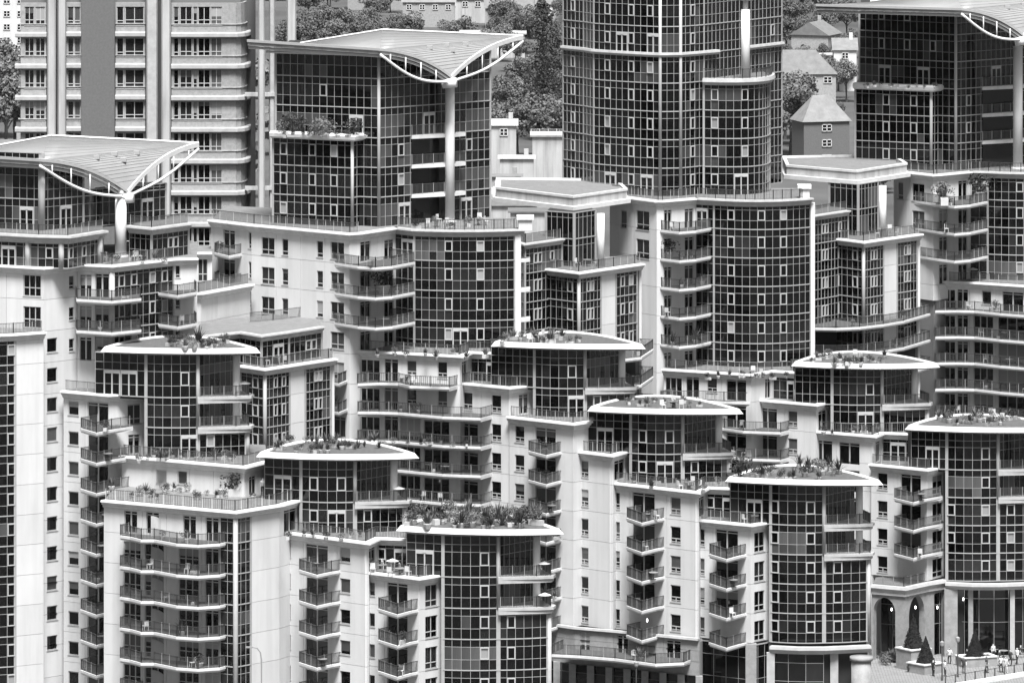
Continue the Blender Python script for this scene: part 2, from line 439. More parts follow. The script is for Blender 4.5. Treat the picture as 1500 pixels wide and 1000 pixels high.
def core(B, path, z0, z1, depth=12, inset=.3, mt='core', back=None, name='core'):
    p = offs(path, -inset); bk = back or [(p[-1][0]-.8, p[-1][1]+depth), (p[0][0]+.8, p[0][1]+depth)]
    return MB().prism(p+bk, z0, z1).build(name, mt, B)
def deck(B, path, z, depth=12, mt='deck', inset=.1, name='roof_deck'):
    p = offs(path, -inset); MB().prism(p+[(p[-1][0]-.7, p[-1][1]+depth-.1), (p[0][0]+.7, p[0][1]+depth-.1)], z-.3, z+.05).build(name, mt, B)
def block(label, pts, z, z0, faces, fh=FH, depth=12, corn=1., name='apartment_block', cat='building', dk='deck', rail=None, group=None, zj=None):
    path = PL(pts, z); c0 = lerp(path[0], path[-1], .5)
    B = thing(name, label, cat, (c0[0], c0[1], GZ), group)
    w_ = core(B, path, GZ-.5, z-.35, depth, .27, 'joint', name='wall')
    for i, f in enumerate(faces):
        if f is None: continue
        A, C = path[i], path[i+1]
        if f == 'x': facade(B, A, C, z-.02, z0, (), fh, core=w_, zj=zj)
        elif isinstance(f, (list, tuple)): facade(B, A, C, z-.02, z0, f, fh, core=w_, zj=zj)
    a, e = path[-1], path[0]; b = MB(); b.obox(a, (a[0]-.8, a[1]+depth), -.28, -.012, GZ-.3, z-.36); b.build('side_wall', 'white', B)
    b = MB(); b.obox((e[0]+.8, e[1]+depth), e, -.28, -.012, GZ-.3, z-.36); b.build('side_wall', 'white', B)
    if corn: cornice(B, path, z, corn)
    deck(B, path, z, depth, dk)
    if rail: railing(B, offs(path if rail is True else PL(rail, z), -.25 if rail is True else 0), z+.05, mt='rail', bar=.2)
    return B, path
# ================================================================ ground
gm = MB(); gm.prism([(-2500, 600), (2500, 600), (2500, 6000), (-2500, 6000)], -1, GZ-.3); structure(gm.build('ground', 'ground'))
gm = MB(); gm.prism([(-3000, 250), (3000, 250), (3000, 599.9), (-3000, 599.9)], -1, 0); structure(gm.build('river', 'water'))
gm = MB(); gm.prism([(-3000, -3000), (3000, -3000), (3000, 249.9), (-3000, 249.9)], -1, 2.); structure(gm.build('far_bank_ground', 'ground'))

# ================================================================ builders for the repeated block types
def block2(label, pts, z, z0, faces, splits=None, **kw):
    """faces: None | [ops] | dict(n=floors, lights, doors, fh) for glass"""
    wall = [f if not isinstance(f, dict) else None for f in faces]
    B, path = block(label, pts, z, z0, wall, **kw)
    for i, f in enumerate(faces):
        if isinstance(f, dict):
            h = f.get('fh', FH); z1 = z-.25
            fl = [(z-(k+1)*h, z-k*h if k else z1) for k in range(f.get('n', 1))]
            curtain(B, [path[i], path[i+1]], fl, cw=f.get('cw', .88), lights=f.get('lights', ()), doors=f.get('doors', ()), post=.13, tint=f.get('tint'), bias=f.get('bias', 0))
    return B, path
def lens(front, back_depth, n=24):
    L, M, Rr = front
    fr = arc3(L, M, Rr, n); mid = lerp(L, Rr, .42)
    bk = arc3(Rr, (mid[0], mid[1]+back_depth), L, n)
    return fr+bk[1:-1]
def shrink(poly, k, c=None):
    c = c or (sum(p[0] for p in poly)/len(poly), sum(p[1] for p in poly)/len(poly))
    return [(c[0]+(p[0]-c[0])*k, c[1]+(p[1]-c[1])*k) for p in poly]
def eye(label, lip, zf, body, ext, left, nb, zbot, post2, lights=(), doors=(), ldoors=(), elights=(), edoors=(), bd=11., drop=1.25, lipz=None, ledge=None):
    Pa, Pb, Pl = PL(body, zf), PL(ext, zf), PL(left, zf)
    Ym = min(p[1] for p in Pa)-drop
    zl = lipz if lipz else zat(lip[1][1], Ym)
    front = PL(lip, zl); c0 = lerp(Pa[0], Pb[-1], .5)
    B = thing('lens_roofed_block', label, 'building', (c0[0], c0[1]+3, GZ))
    # roof
    pl = lens(front, bd); n = len(pl)
    inn, dk, sof = shrink(pl, .945), shrink(pl, .90), shrink(pl, .86)
    b = MB(); rings = [(pl, zl), (inn, zl+.5), (shrink(pl, .925), zl+.5), (dk, zl+.34)]
    for (p, z0), (q, z1) in zip(rings, rings[1:]):
        b.add([(x, y, z0) for x, y in p]+[(x, y, z1) for x, y in q], [(i, (i+1) % n, n+(i+1) % n, n+i) for i in range(n)])
    rf = b.build('roof_edge', 'trim', B)
    b = MB(); b.add([(x, y, zl+.34) for x, y in dk], [tuple(range(n))]); b.build('roof_deck', 'gravel', B)
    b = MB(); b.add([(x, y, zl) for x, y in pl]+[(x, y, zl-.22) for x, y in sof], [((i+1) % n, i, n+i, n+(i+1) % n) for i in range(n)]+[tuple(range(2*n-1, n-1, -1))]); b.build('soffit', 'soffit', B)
    # bodies
    top = zl-.2; zr = zf-(nb-1)*FH
    pa = arc3(*Pa, 14) if len(Pa) == 3 else Pa
    TOP = (.27, .60, .78)
    fl = [(zf, top, TOP)]; z = zf
    while z-FH > zbot-.3: fl.append((z-FH, z)); z -= FH
    curtain(B, pa, fl, cw=.86, lights=lights, doors=doors, post=.16)
    if Pl: curtain(B, Pl, [(zf, top, (.27, .60, .78))], cw=.86, doors=ldoors)
    fe = []; z = zr
    while z-FH > zbot-.3: fe.append((z-FH, z)); z -= FH
    pb = arc3(Pb[0], (lerp(Pb[0], Pb[1], .5)[0], lerp(Pb[0], Pb[1], .5)[1]-.25), Pb[1], 8)
    if fe: curtain(B, pb, fe, cw=.86, lights=elights, doors=edoors, post=.2)
    inner = [(Pb[0][0], Pb[0][1]+.5), (Pb[1][0]-1.2, Pb[1][1]+3.6)]
    fi = [(zf, top, (.5, .72))]+[(zf-(k+1)*FH, zf-k*FH, (.8,)) for k in range(nb-1)]
    curtain(B, inner, fi, cw=.8, bias=3)
    yb = Pa[0][1]+bd*.8
    p = offs(pa, -.3); q = offs(pb, -.3); i2 = offs(inner, -.2)
    MB().prism([p[0]]+p[1:]+q[1:]+[(q[-1][0], yb), (p[0][0]-1, yb)], GZ-.5, zr-.3).build('core', 'core', B)
    lt = offs(Pl, -.3) if Pl else []
    MB().prism([p[0]]+p[1:]+i2+[(i2[-1][0]-.5, yb), (p[0][0]-1, yb)], zr-.31, top).build('core', 'core', B)
    if Pl: MB().prism(lt+[(lt[-1][0]+.2, yb), (lt[0][0]-.3, yb)], zf-.3, top).build('core', 'core', B)
    # recessed balconies at the prow
    t2 = tline(post2, Pb[0], Pb[1]); p2 = lerp(Pb[0], Pb[1], t2)
    tip = Pb[1]
    for k in range(nb):
        zz = zf-k*FH; e = 1.0
        poly = [(Pb[0][0], Pb[0][1]-.5), (p2[0]+.2, p2[1]-.7), (tip[0]+.5, tip[1]-.5), (tip[0]+.75, tip[1]+.6), (tip[0]-.6, tip[1]+4.5), (Pb[0][0], Pb[0][1]+4)]
        b = MB(); b.prism(poly, zz-.25, zz+.02); b.prism([poly[0], (poly[1][0], poly[1][1]+.12), (poly[2][0]-.15, poly[2][1]+.15), (poly[3][0]-.2, poly[3][1]), poly[4], poly[5]], zz-.6, zz-.253); o = b.build('balcony', 'stone', B)
        rr = [(Pb[0][0]+.2, Pb[0][1]-.3), (p2[0], p2[1]-.5), (tip[0]+.25, tip[1]-.2), (tip[0]-.5, tip[1]+3)]
        railing(o, rr, zz, bar=.13)
    b = MB(); b.cyl(p2[0], p2[1]+.3, .36, zr, top, 14); b.build('column', 'post', B, True)
    b = MB(); b.cyl(Pb[0][0], Pb[0][1]-.02, .2, zr, top, 10); b.build('column', 'mullion', B, True)
    b = MB(); b.cyl(tip[0]+.1, tip[1]+.1, .22, zbot, zr-.6, 10); b.build('column', 'stone', B, True)
    return B, pl, zl
def butterfly(B, tip, Lp, FL, K, Rr, K2, sagL=.24, sagR=.3):
    def P(q): return Vector(((q[0]-750)*q[2]/F, q[2], zat(q[1], q[2])))
    T, L, f, k, r_, k2 = map(P, (tip, Lp, FL, K, Rr, K2))
    n = 14
    def edge(A, C, s):      # rises steeply from the tip then flattens
        return [Vector((A.x+(C.x-A.x)*t, A.y+(C.y-A.y)*t, A.z+(C.z-A.z)*(t+s*4*t*(1-t)*(1-.25*t)))) for t in [i/n for i in range(n+1)]]
    cl, cr = edge(T, L, sagL), edge(T, r_, sagR)
    b = MB(); vs = []; m = 8; fs = []
    for i in range(n+1):
        for j in range(m+1): vs.append(cl[i].lerp(cr[i], j/m))
    for i in range(n):
        for j in range(m): fs.append((i*(m+1)+j, i*(m+1)+j+1, (i+1)*(m+1)+j+1, (i+1)*(m+1)+j))
    b.add(vs, fs)
    # back part: from the line L-R up to the back edge, and the flat left wing
    cnt = 10; vs = []; fs = []
    for i in range(cnt+1):
        a = L.lerp(r_, i/cnt); c = k.lerp(r_, i/cnt); vs += [a, c]
    fs = [(2*i, 2*i+2, 2*i+3, 2*i+1) for i in range(cnt)]
    b.add(vs, fs); b.add([L, k, k2, f], [(0, 1, 2, 3)])
    o = b.build('roof_sheet', 'roofmetal', B, True)
    md = o.modifiers.new('s', 'SOLIDIFY'); md.thickness = .25; md.offset = -1
    b = MB()
    for i in range(2, n+1):
        b.tube([cl[i].lerp(cr[i], j/8)+Vector((0, 0, .05)) for j in range(9)], .02, 4, False)
    for i in range(1, 6): b.tube([L.lerp(k, i/6)+Vector((0, 0, .05)), r_+Vector((0, 0, .05))], .02, 4, False)
    b.build('seams', 'roofmetal', B)
    for ti, tj in ((.8, .3), (.85, .62), (.6, .5), (.92, .45)):
        c = cl[int(ti*n)].lerp(cr[int(ti*n)], tj); MB().box(c.x-.3, c.x+.3, c.y-.35, c.y+.35, c.z-.1, c.z+.28).build('roof_vent', 'mullion', B)
    # edge beams: stacked fascias along the two rising edges and the left wing
    def ribbon(curve, h0, h1, out, name, mt):
        b = MB(); c2 = [(p.x, p.y) for p in curve]
        of = offs(c2, out); oi = offs(c2, out-.25)
        for i in range(len(curve)-1):
            lo = [(*of[i], curve[i].z+h0), (*of[i+1], curve[i+1].z+h0), (*oi[i+1], curve[i+1].z+h0), (*oi[i], curve[i].z+h0)]
            hi = [(*of[i], curve[i].z+h1), (*of[i+1], curve[i+1].z+h1), (*oi[i+1], curve[i+1].z+h1), (*oi[i], curve[i].z+h1)]
            b.hexa(lo, hi)
        b.build(name, mt, B)
    lc = cl[::-1]                                   # left to right
    wing = [f.lerp(L, i/6) for i in range(6)]+lc
    ribbon(wing, -.12, .14, .06, 'edge_beam', 'mullion')
    ribbon(wing, -.50, -.22, -.12, 'edge_beam', 'concrete')
    ribbon(wing, -.85, -.58, -.30, 'edge_beam', 'mullion')
    ribbon(cr, -.30, .16, .06, 'edge_beam', 'slabtrim')
    b = MB(); b.tube([k+Vector((0, 0, .1)), r_+Vector((0, 0, .1))], .13, 6); b.tube([k2+Vector((0, 0, .05)), k+Vector((0, 0, .1))], .12, 6); b.build('roof_rim', 'tube', B)
    # lens trusses under both edges
    for cv, s_ in ((cl, 1.), (cr, .9)):
        b = MB(); low = []
        for i, p in enumerate(cv):
            t = i/n; low.append(Vector((p.x, p.y-.15, p.z-.5-1.75*s_*sin(pi*min(1, t*1.0))*(1-.1*t))))
        low[0] = cv[0]+Vector((0, -.1, -.9)); b.tube(low, .15, 8)
        for i in range(3, n-1, 3): b.tube([low[i], cv[i]+Vector((0, 0, -.35))], .07, 6)
        b.build('truss', 'tube', B, True)
    b = MB(); b.tube([T+Vector((-.9, .2, -.75)), T+Vector((.55, -.1, -.55))], [.5, .55], 10); b.build('roof_bearing', 'slabtrim', B, True)
    return T
def column(B, px, py, z, ztop, r=.48, dy=0.):
    x, y = G(px, py, z); y += dy
    b = MB(); b.cyl(x, y, r, z-.1, ztop-.9, 20); b.cyl(x, y, r*1.08, ztop-1.0, ztop-.9, 20); b.cyl(x, y, r*.62, ztop-.9, ztop, 16); b.cyl(x, y, r*1.35, z-.1, z+.25, 20)
    b.build('column', 'post', B, True); return x, y
GL = lambda n=1, **k: dict(n=n, **k)

# ================================================================ WING ONE (the nearest)
B, p = block2('white end wall with a dark glazed strip, beside the window column of shaded wall', [(-60, 494), (22, 490), (64, 487)], 43.1, 6, [GL(12, lights=[(14, -1)]), []], depth=7)
MB().obox(p[0], p[1], -.35, -.2, 4, 42.8).build('core', 'core', B)
railing(B, offs(p, -.4), 43.15)

T1, p = block2('glass tower with curved wing roof whose white column stands on a terrace of metal chairs', [(-45, 387), (64, 393), (113, 388), (164, 390), (254, 380), (289, 379)], ZB, 8,
   [[('x', 34, 60, 403, 434, 2, UH)], [('c', 101, 109, 404, 423, 3, UH), ('s', 69, 84, 495, 516, 11, 2.93)],
    [('d', 117, 134, 402, 436, 3, UH, 'g_dark'), ('d', 139, 160, 401, 438, 3, UH, 'g_dark')], GL(4, fh=UH, lights=[(176, -1), (195, -1), (224, -1), (244, -1)]), [('c', 257, 264, 388, 407, 3, UH)]], fh=UH, depth=16, name='glass_tower', cat='tower')
MB().cyl(p[3][0], p[3][1], .28, 36.5, ZB-.6, 12).build('column', 'stone', T1, True)
balcony(T1, [(112, 438), (164, 441), (207, 437)], ZB-UH, 2, UH, depth=3.2, bar=.12)
balcony(T1, [(232, 429), (260, 433), (289, 428)], ZB-UH, 2, UH, depth=3)
# storey of bay windows between stone piers, then the glass tower
q = PL([(-40, 341), (56, 346), (100, 347), (151, 339)], ZB+UH)
core(T1, q, ZB, ZB+UH-.1, 9, .3); cornice(T1, q, ZB+UH, 1.15, 'stone'); deck(T1, q, ZB+UH, 10)
for i, (dr, li) in enumerate([((8,), ()), ((), (52, 70)), ((), (106, 120))]):
    curtain(T1, q[i:i+2], [(ZB, ZB+UH-.4)], cw=.8, lights=[(x, 0) for x in li], doors=[(x, 0) for x in dr], tint=['g_mid', 'g_curt', 'g_dark'])
for x, y in ((41, 345), (90, 346.6), (146, 340)):
    a = G(x, y, ZB+UH); MB().cyl(a[0], a[1]-.05, .3, ZB, ZB+UH-.5, 12).build('column', 'stone', T1, True)
railing(T1, offs(q, -.1), ZB+UH+.1)
q2 = PL([(190, 332), (222, 335), (276, 328)], ZB+UH)
core(T1, q2, ZB, ZB+UH-.1, 8, .3); cornice(T1, q2, ZB+UH, 1., 'stone'); deck(T1, q2, ZB+UH, 9)
curtain(T1, q2[:2], [(ZB, ZB+UH-.4)], tint=['g_dark']); curtain(T1, q2[1:], [(ZB, ZB+UH-.4)], lights=[(247, 0), (259, 0)], post=.15)
railing(T1, offs(q2, -.1), ZB+UH+.1)
u = PL([(-45, 333), (61, 338), (122, 332.6), (243, 322)], ZB+UH)
core(T1, u[:3], ZB+UH-.2, 58.6, 14, .3); core(T1, u[2:], ZB+UH-.2, 55.3, 10, .3)
fl = [(52.3, 55.4), (55.4, 58.5), (58.5, 60.0, (.5,))]
curtain(T1, u[:2], fl, cw=.82, doors=[(30, 0)], tint=['g_mid', 'g_curt', 'g_curt', 'g_dark'], post=.3); curtain(T1, u[1:3], [(52.3, 55.4), (55.4, 58.2)], cw=.82, doors=[(92, 0)], tint=['g_mid', 'g_mid', 'g_curt', 'g_dark'], post=.12); curtain(T1, u[2:], [(52.3, 55.4), (55.4, 56.0, (.5,))], cw=.82, doors=[(208, 0)], tint=['g_mid', 'g_dark'], post=.12)
MB().cyl(u[1][0], u[1][1]-.1, .34, 52.2, 59.4, 12).build('column', 'concrete', T1, True)
x, y = column(T1, 177, 377, ZB, 56.2, .58)
butterfly(T1, (187, 281, 683), (58, 235, 677), (-80, 226, 682), (75, 200, 692), (291, 211, 695), (-70, 226, 692))
railing(T1, PL([(140, 385), (164, 389), (254, 379)], ZB), ZB+.1)

B, p = block2('white blank-walled pavilion with railed roof between the wing-roofed towers', [(236, 433), (294, 430), (367, 417)], 43.1, 30, [[], []], depth=8)
railing(B, offs(p, -.3), 43.2)
B, p = block2('narrow white link wall with one tall window behind blank pavilion', [(262, 371), (311, 371)], 46.1, 30, [[('b', 290, 304, 375, 412)]], depth=8)

L1, p = block2('shaded white wall with small square windows and a stack of railed balconies', [(93, 573), (160, 579), (214, 575)], lv(0), 6,
   [[('s', 100, 115, 588, 608, 10), ('d', 128, 159, 589, 627, 10, FH, 'g_dark')], [('b', 187, 206, 592, 621), ('d', 188, 205, 636, 666, 1, FH, 'g_dark')]], depth=9)
for o in balcony(L1, [(117, 627), (141, 634), (165, 629)], lv(1), 9, depth=3.2, wall=(p[0], p[1])): pass
railing(L1, offs(p, -.35), lv(0)+.05)

E1, p = block2('white penthouse storey with two frosted windows above the wavy balconies', [(178, 668), (358, 684), (394, 675)], lv(2), lv(3),
   [[('d', 184, 212, 684, 716, 1, FH, 'g_dark'), ('s', 229, 244, 688, 708, 1, FH, 'g_blind'), ('s', 260, 274, 690, 709, 1, FH, 'g_curt'), ('d', 296, 315, 694, 724, 1, FH, 'g_dark')], [('d', 365, 375, 697, 724, 1, FH, 'g_dark')]], depth=12)
railing(E1, offs(p, -.4), lv(2)+.05, post=1.1)
C1, p = block2('white corner block with wavy balconies and a glazed corner strip', [(152, 733), (322, 748), (345, 750), (367, 746.5), (409, 740), (442, 731)], lv(3), 4,
   [[('d', 182, 201, 748, 780, 1, FH, 'g_dark'), ('d', 214, 233, 750, 782, 1, FH, 'g_dark'), ('d', 268, 287, 755, 789, 1, FH, 'g_dark'), ('d', 301, 320, 758, 793, 1, FH, 'g_dark'),
     ('t', 181, 206, 793, 825, 7, FH, 'g_dark'), ('t', 212, 240, 795, 828, 7, FH, 'g_dark'), ('t', 262, 291, 799, 834, 7, FH, 'g_dark'), ('d', 300, 321, 803, 838, 7, FH, 'g_dark')],  # lower-row doors widened so dark glass deepens the shaded recess
    GL(9, cw=.75), GL(9, cw=.75), [], [('d', 416, 434, 744, 778, 1, FH, 'g_dark')]], depth=14)
MB().cyl(p[2][0], p[2][1], .24, 4, lv(3)-.6, 12).build('column', 'mullion', C1, True)
MB().prism([offs(p[1:4], -.2)[0], offs(p[1:4], -.2)[1], offs(p[1:4], -.2)[2], (p[2][0], p[2][1]+3)], 4, lv(3)-.4).build('core', 'core', C1)
bl = balcony(C1, [(175, 784), (190, 786), (206, 790), (225, 790), (258, 796), (290, 798), (322, 796)], lv(4), 6, depth=5, wall=(p[0], p[1]), bar=.13)
# pale quarter-round privacy screens on the wavy balconies
for k, o in enumerate(bl):
    a = G(240, 788, lv(4)); zz = lv(4)-k*FH; b = MB(); pr = [(a[0]-1.3+1.9*sin(t*pi/16), zz+.05+1.9*cos(t*pi/16)) for t in range(9)]
    n = len(pr)+1; f0 = [(x, a[1]+1.2, z) for x, z in pr]+[(a[0]-1.3, a[1]+1.2, zz+.05)]; f1 = [(x, a[1]+1.35, z) for x, _, z in f0]
    b.add(f0+f1, [tuple(range(n)), tuple(range(2*n-1, n-1, -1))]+[(i, (i+1) % n, n+(i+1) % n, n+i) for i in range(n)]); b.build('screen', 'concrete', o)
railing(C1, offs(p, -.35), lv(3)+.05, post=1.1, pm='frame', bar=.2)

D1, dl, dz = eye('glass block under lens roof with a spiky palm on top', [(147, 515), (264, 518), (382, 517)], lv(0), [(214, 581), (252, 582), (290, 581.5)], [(290, 581.5), (361, 579)], [(140, 577.5), (214, 581)], 2, lv(2), 346,
   lights=[(270, 0), (270, 1)], doors=[(274, 2)], ldoors=[(153, 0), (188, 0)], elights=[(311, 0)], drop=.9)
F1, fl_, fz = eye('glass block under long lens roof carrying dry grasses, over the penthouse terrace', [(375, 669), (480, 673), (614, 671)], lv(3), [(441, 734), (480, 735.5), (520, 735)], [(520, 735), (592, 732.5)], [(388, 731), (441, 734)], 1, lv(4), 577,
   lights=[(460, 0), (499, 0), (460, 1)], doors=[(489, 1)], ldoors=[(408, 0)], elights=[(540, 0)], drop=1.)
G1, p = block2('white block of square windows beside the wavy balconies', [(406, 778), (538, 795), (553, 788), (602, 790)], lv(4), 6,
   [[('s', 412, 426, 794, 815, 6), ('d', 448, 480, 797, 834, 6, FH, 'g_dark'), ('s', 498, 513, 802, 823, 6)], [('d', 540, 550, 801, 830, 1, FH, 'g_dark')], GL(1, doors=[(578, 0)], lights=[(562, 0)])], depth=9)
balcony(G1, [(437, 834), (464, 842), (487, 837)], lv(5), 5, depth=3.4, wall=(p[0], p[1]), bar=.12)
railing(G1, offs(p, -.3), lv(4)+.05, post=1.15)
G2, p = block2('low white block stepping down to dark glass, awning terrace on its roof', [(530, 837), (614, 847), (650, 841)], lv(5), 4,
   [[('s', 535, 549, 852, 872, 6), ('d', 567, 597, 854, 892, 5, FH, 'g_dark')], [('b', 623, 641, 856, 888, 5)]], depth=7)
balcony(G2, [(553, 891), (582, 900), (604, 894)], lv(6), 4, depth=3.4, wall=(p[0], p[1]), bar=.12)
railing(G2, offs(p, -.3), lv(5)+.05, post=1.15)
H1, hl, hz = eye('lowest lens-roofed glass block with a dense rooftop garden', [(580, 777), (700, 783), (826, 782)], lv(5), [(649, 844), (690, 845), (730, 844.5)], [(730, 844.5), (803, 842)], [(596, 841), (649, 844)], 2, lv(11), 786,
   lights=[(709, -1)], ldoors=[(622, 0)], elights=[(750, -1)], drop=1.)

# ================================================================ WING TWO
T2, p = block2('glass tower with butterfly roof on a white base of paired windows', [(309, 323), (369, 330), (512, 343), (527, 342), (580, 334)], ZB, 28,
   [[('d', 327, 344, 337, 365, 2, UH), ('c', 364, 368, 340, 364, 3, UH)], [('b', 383, 402, 348, 373, 3, UH), ('c', 413, 422, 350, 374, 3, UH), ('c', 464, 473, 353, 377, 3, UH), ('b', 484, 504, 355, 380, 5, UH), ('d', 489, 506, 610, 640, 1, UH)], [], [('d', 528, 543, 354, 383, 4, UH, 'g_dark'), ('d', 563, 577, 351, 381, 4, UH, 'g_dark')]], fh=UH, depth=16, name='glass_tower', cat='tower')
balcony(T2, [(313, 370), (335, 375), (357, 371)], ZB-UH, 2, UH, depth=3)
balcony(T2, [(484, 560), (497, 562), (514, 555)], 34.05, 1, depth=3); balcony(T2, [(484, 602), (497, 604), (514, 597)], 31.1, 1, depth=3)
balcony(T2, [(524, 390), (550, 392), (575, 390), (608, 384)], ZB-UH, 3, UH, depth=5.5, bar=.13)
s0 = G(580, 334, ZB); d0, d1, d2 = G(607, 337, ZB), G(680, 338.5, ZB), G(754, 337, ZB)
core(T2, [s0, d0], 33, ZB-.3, 8, .3); core(T2, [d0, d1, d2], 33, ZB-.3, 10, .6)
fu = [(ZB-UH*(k+1), ZB-UH*k-(.3 if k == 0 else 0)) for k in range(4)]
curtain(T2, [s0, d0], fu, doors=[(590, 0)], tint=['g_dark', 'g_mid'])
curtain(T2, arc3(d0, d1, d2, 16), fu, cw=.85, lights=[(661, -1), (709, -1)], doors=[(664, 3)], post=.12)
MB().box(d2[0]+.05, d2[0]+.65, d2[1]-.15, d2[1]+.5, 33, ZB-.45).build('column', 'post', T2)
for k in range(3): MB().prism([(d2[0]+.66, d2[1]+.2), (d2[0]+1.6, d2[1]+1), (d2[0]+1.6, d2[1]+3), (d2[0]+.66, d2[1]+3)], ZB-UH*(k+1)-.3, ZB-UH*(k+1)).build('balcony', 'slabtrim', T2)
r_ = [s0]+arc3(d0, d1, d2, 10)+[(d2[0]+1, d2[1]+.1)]
cornice(T2, r_, ZB, 1., 'stone'); deck(T2, r_, ZB, 12); railing(T2, offs(p[:4], -.3), ZB+.1, post=1.2); railing(T2, offs(r_, -.3), ZB+.1)
b = MB(); e = r_[-1]; b.box(e[0]-.6, e[0]+.8, e[1]-.5, e[1]+.9, ZB, ZB+1.1); b.box(e[0]-.8, e[0]+1., e[1]-.7, e[1]+1.1, ZB+1.1, ZB+1.5); b.build('parapet_pier', 'trim', T2)
# glass shaft
def shaft(B, bay, main, fm, fbn, lb, lm, dm, cw=.86, recess=None, bias=0, ztop=None, stone='concrete'):
    """bay: lower projecting bay (px path at ZB), main: upper shaft path; floors fm, bay floors fbn"""
    fl = [(ZB+UH*k, ZB+UH*(k+1)) for k in range(fm)]
    if ztop: fl.append((fl[-1][1], ztop, (.5,)))
    m_ = PL(main, ZB)
    core(B, m_, ZB-.1, fl[-1][1], 16, .3)
    for i in range(len(m_)-1):
        L_ = [(x, k) for x, k in lm]; curtain(B, m_[i:i+2], fl, cw=cw, lights=L_, doors=dm, post=.12, bias=bias)
    if bay:
        b_ = PL(bay, ZB); fb = fl[:fbn]; core(B, b_, ZB-.1, fb[-1][1]-.2, 8, .3)
        for i in range(len(b_)-1): curtain(B, b_[i:i+2], fb, cw=cw, lights=lb, doors=[], post=.12)
        zt = fb[-1][1]
        MB().sweep(b_, [(-.3, zt+.45), (.6, zt+.45), (.8, zt+.25), (.75, zt-.1), (.4, zt-.3), (-.3, zt-.3)]).build('cornice', 'trim', B); deck(B, b_, zt+.2, 8)
        for a in b_[1:-1]: MB().cyl(a[0], a[1]-.05, .17, ZB, zt-.3, 12).build('column', stone, B, True)
    for a in m_[1:-1]: MB().cyl(a[0], a[1]-.05, .17, ZB, fl[-1][1], 12).build('column', stone, B, True)
    return m_
m_ = shaft(T2, [(400, 327), (516, 333), (542, 328.5)], [(404, 325.5), (555, 332.5), (718, 318.5)], 5, 3, [(414, -1), (463, -1), (491, -1)], [(475, 4), (584, 2), (584, 1), (691, 2)], [(588, 0), (681, 0), (628, 3), (520, 3)], ztop=67.2, bias=4)  # bias: more grey and curtained panes, partly standing in for a sunlit reflection
# loggia beside the column; flat dark panels stand in for its shaded recess
wl = m_[1:]; a0 = lerp(*wl, tline(602, *wl)); a1 = lerp(*wl, tline(672, *wl)); nn = nrm(*wl)
for k in (1, 2, 3):
    zz = ZB+UH*k; pf = [(a0[0]+nn[0]*.15, a0[1]+nn[1]*.15), (lerp(a0, a1, .75)[0]+nn[0]*1.3, lerp(a0, a1, .75)[1]+nn[1]*1.3), (a1[0]+nn[0]*1.1, a1[1]+nn[1]*1.1)]
    b = MB(); b.prism(pf+[(a1[0]-nn[0]*.3, a1[1]-nn[1]*.3), (a0[0]-nn[0]*.3, a0[1]-nn[1]*.3)], zz-.35, zz+.05); o = b.build('balcony', 'slabtrim', T2); railing(o, pf, zz+.05)
    MB().obox(a0, lerp(a0, a1, .7), .1, .13, zz-UH+.1, zz-.36).build('loggia_dark_panel', 'g_dark', T2)
column(T2, 659, 326, ZB, 64.6, .5)
butterfly(T2, (661, 113, 716), (557, 73, 712), (362, 60, 718), (560, 45, 724), (766, 54, 731), (440, 64, 726))
MB().tube([(m_[0][0]-1, m_[0][1]-.8, 67.2), (m_[1][0], m_[1][1]-.8, 67.2)], .14, 8).build('roof_rail', 'tube', T2)

K1, p = block2('glass stair block with one white pilaster, in front of the paired windows', [(353, 536), (388, 541), (424, 535.6), (447, 532), (484, 526.7), (490, 526)], lv(0), 27,
   [GL(3, tint=['g_dark', 'g_dark', 'g_mid'], lights=[(371, -1)]), GL(3, lights=[(403, -1), (413, -1)], cw=.72), [], GL(3, lights=[(460, -1), (469, -1)], cw=.72), None], depth=9, corn=1.)
cp = offs(p, -.2); MB().prism([(cp[1][0]-.05, cp[1][1]), cp[2], (cp[2][0], cp[2][1]+2), cp[3], cp[4], (cp[4][0], cp[4][1]+4), (cp[1][0], cp[1][1]+4)], 20, lv(0)-.4).build('core', 'core', K1)
MB().cyl(p[1][0], p[1][1], .2, 27, lv(0)-.5, 10).build('column', 'mullion', K1, True)
railing(K1, offs(p, -.3), lv(0)+.05)
q = PL([(278, 495), (352, 487), (383, 492), (423, 486.5), (471, 479)], 40.05)
core(K1, q, lv(0), 39.9, 8, .3); deck(K1, q, 40.05, 15, 'roofgrey'); cornice(K1, q, 40.05, .9, 'stone'); q = q[1:]; curtain(K1, q[:2], [(lv(0), 39.6)], tint=['g_dark']); curtain(K1, q[1:3], [(lv(0), 39.6)], doors=[(403, 0)], post=.15); curtain(K1, q[2:], [(lv(0), 39.6)], lights=[(448, 0), (456, 0)], post=.15)
railing(K1, PL([(366, 473), (400, 470), (458, 463)], 40.05), 40.1)

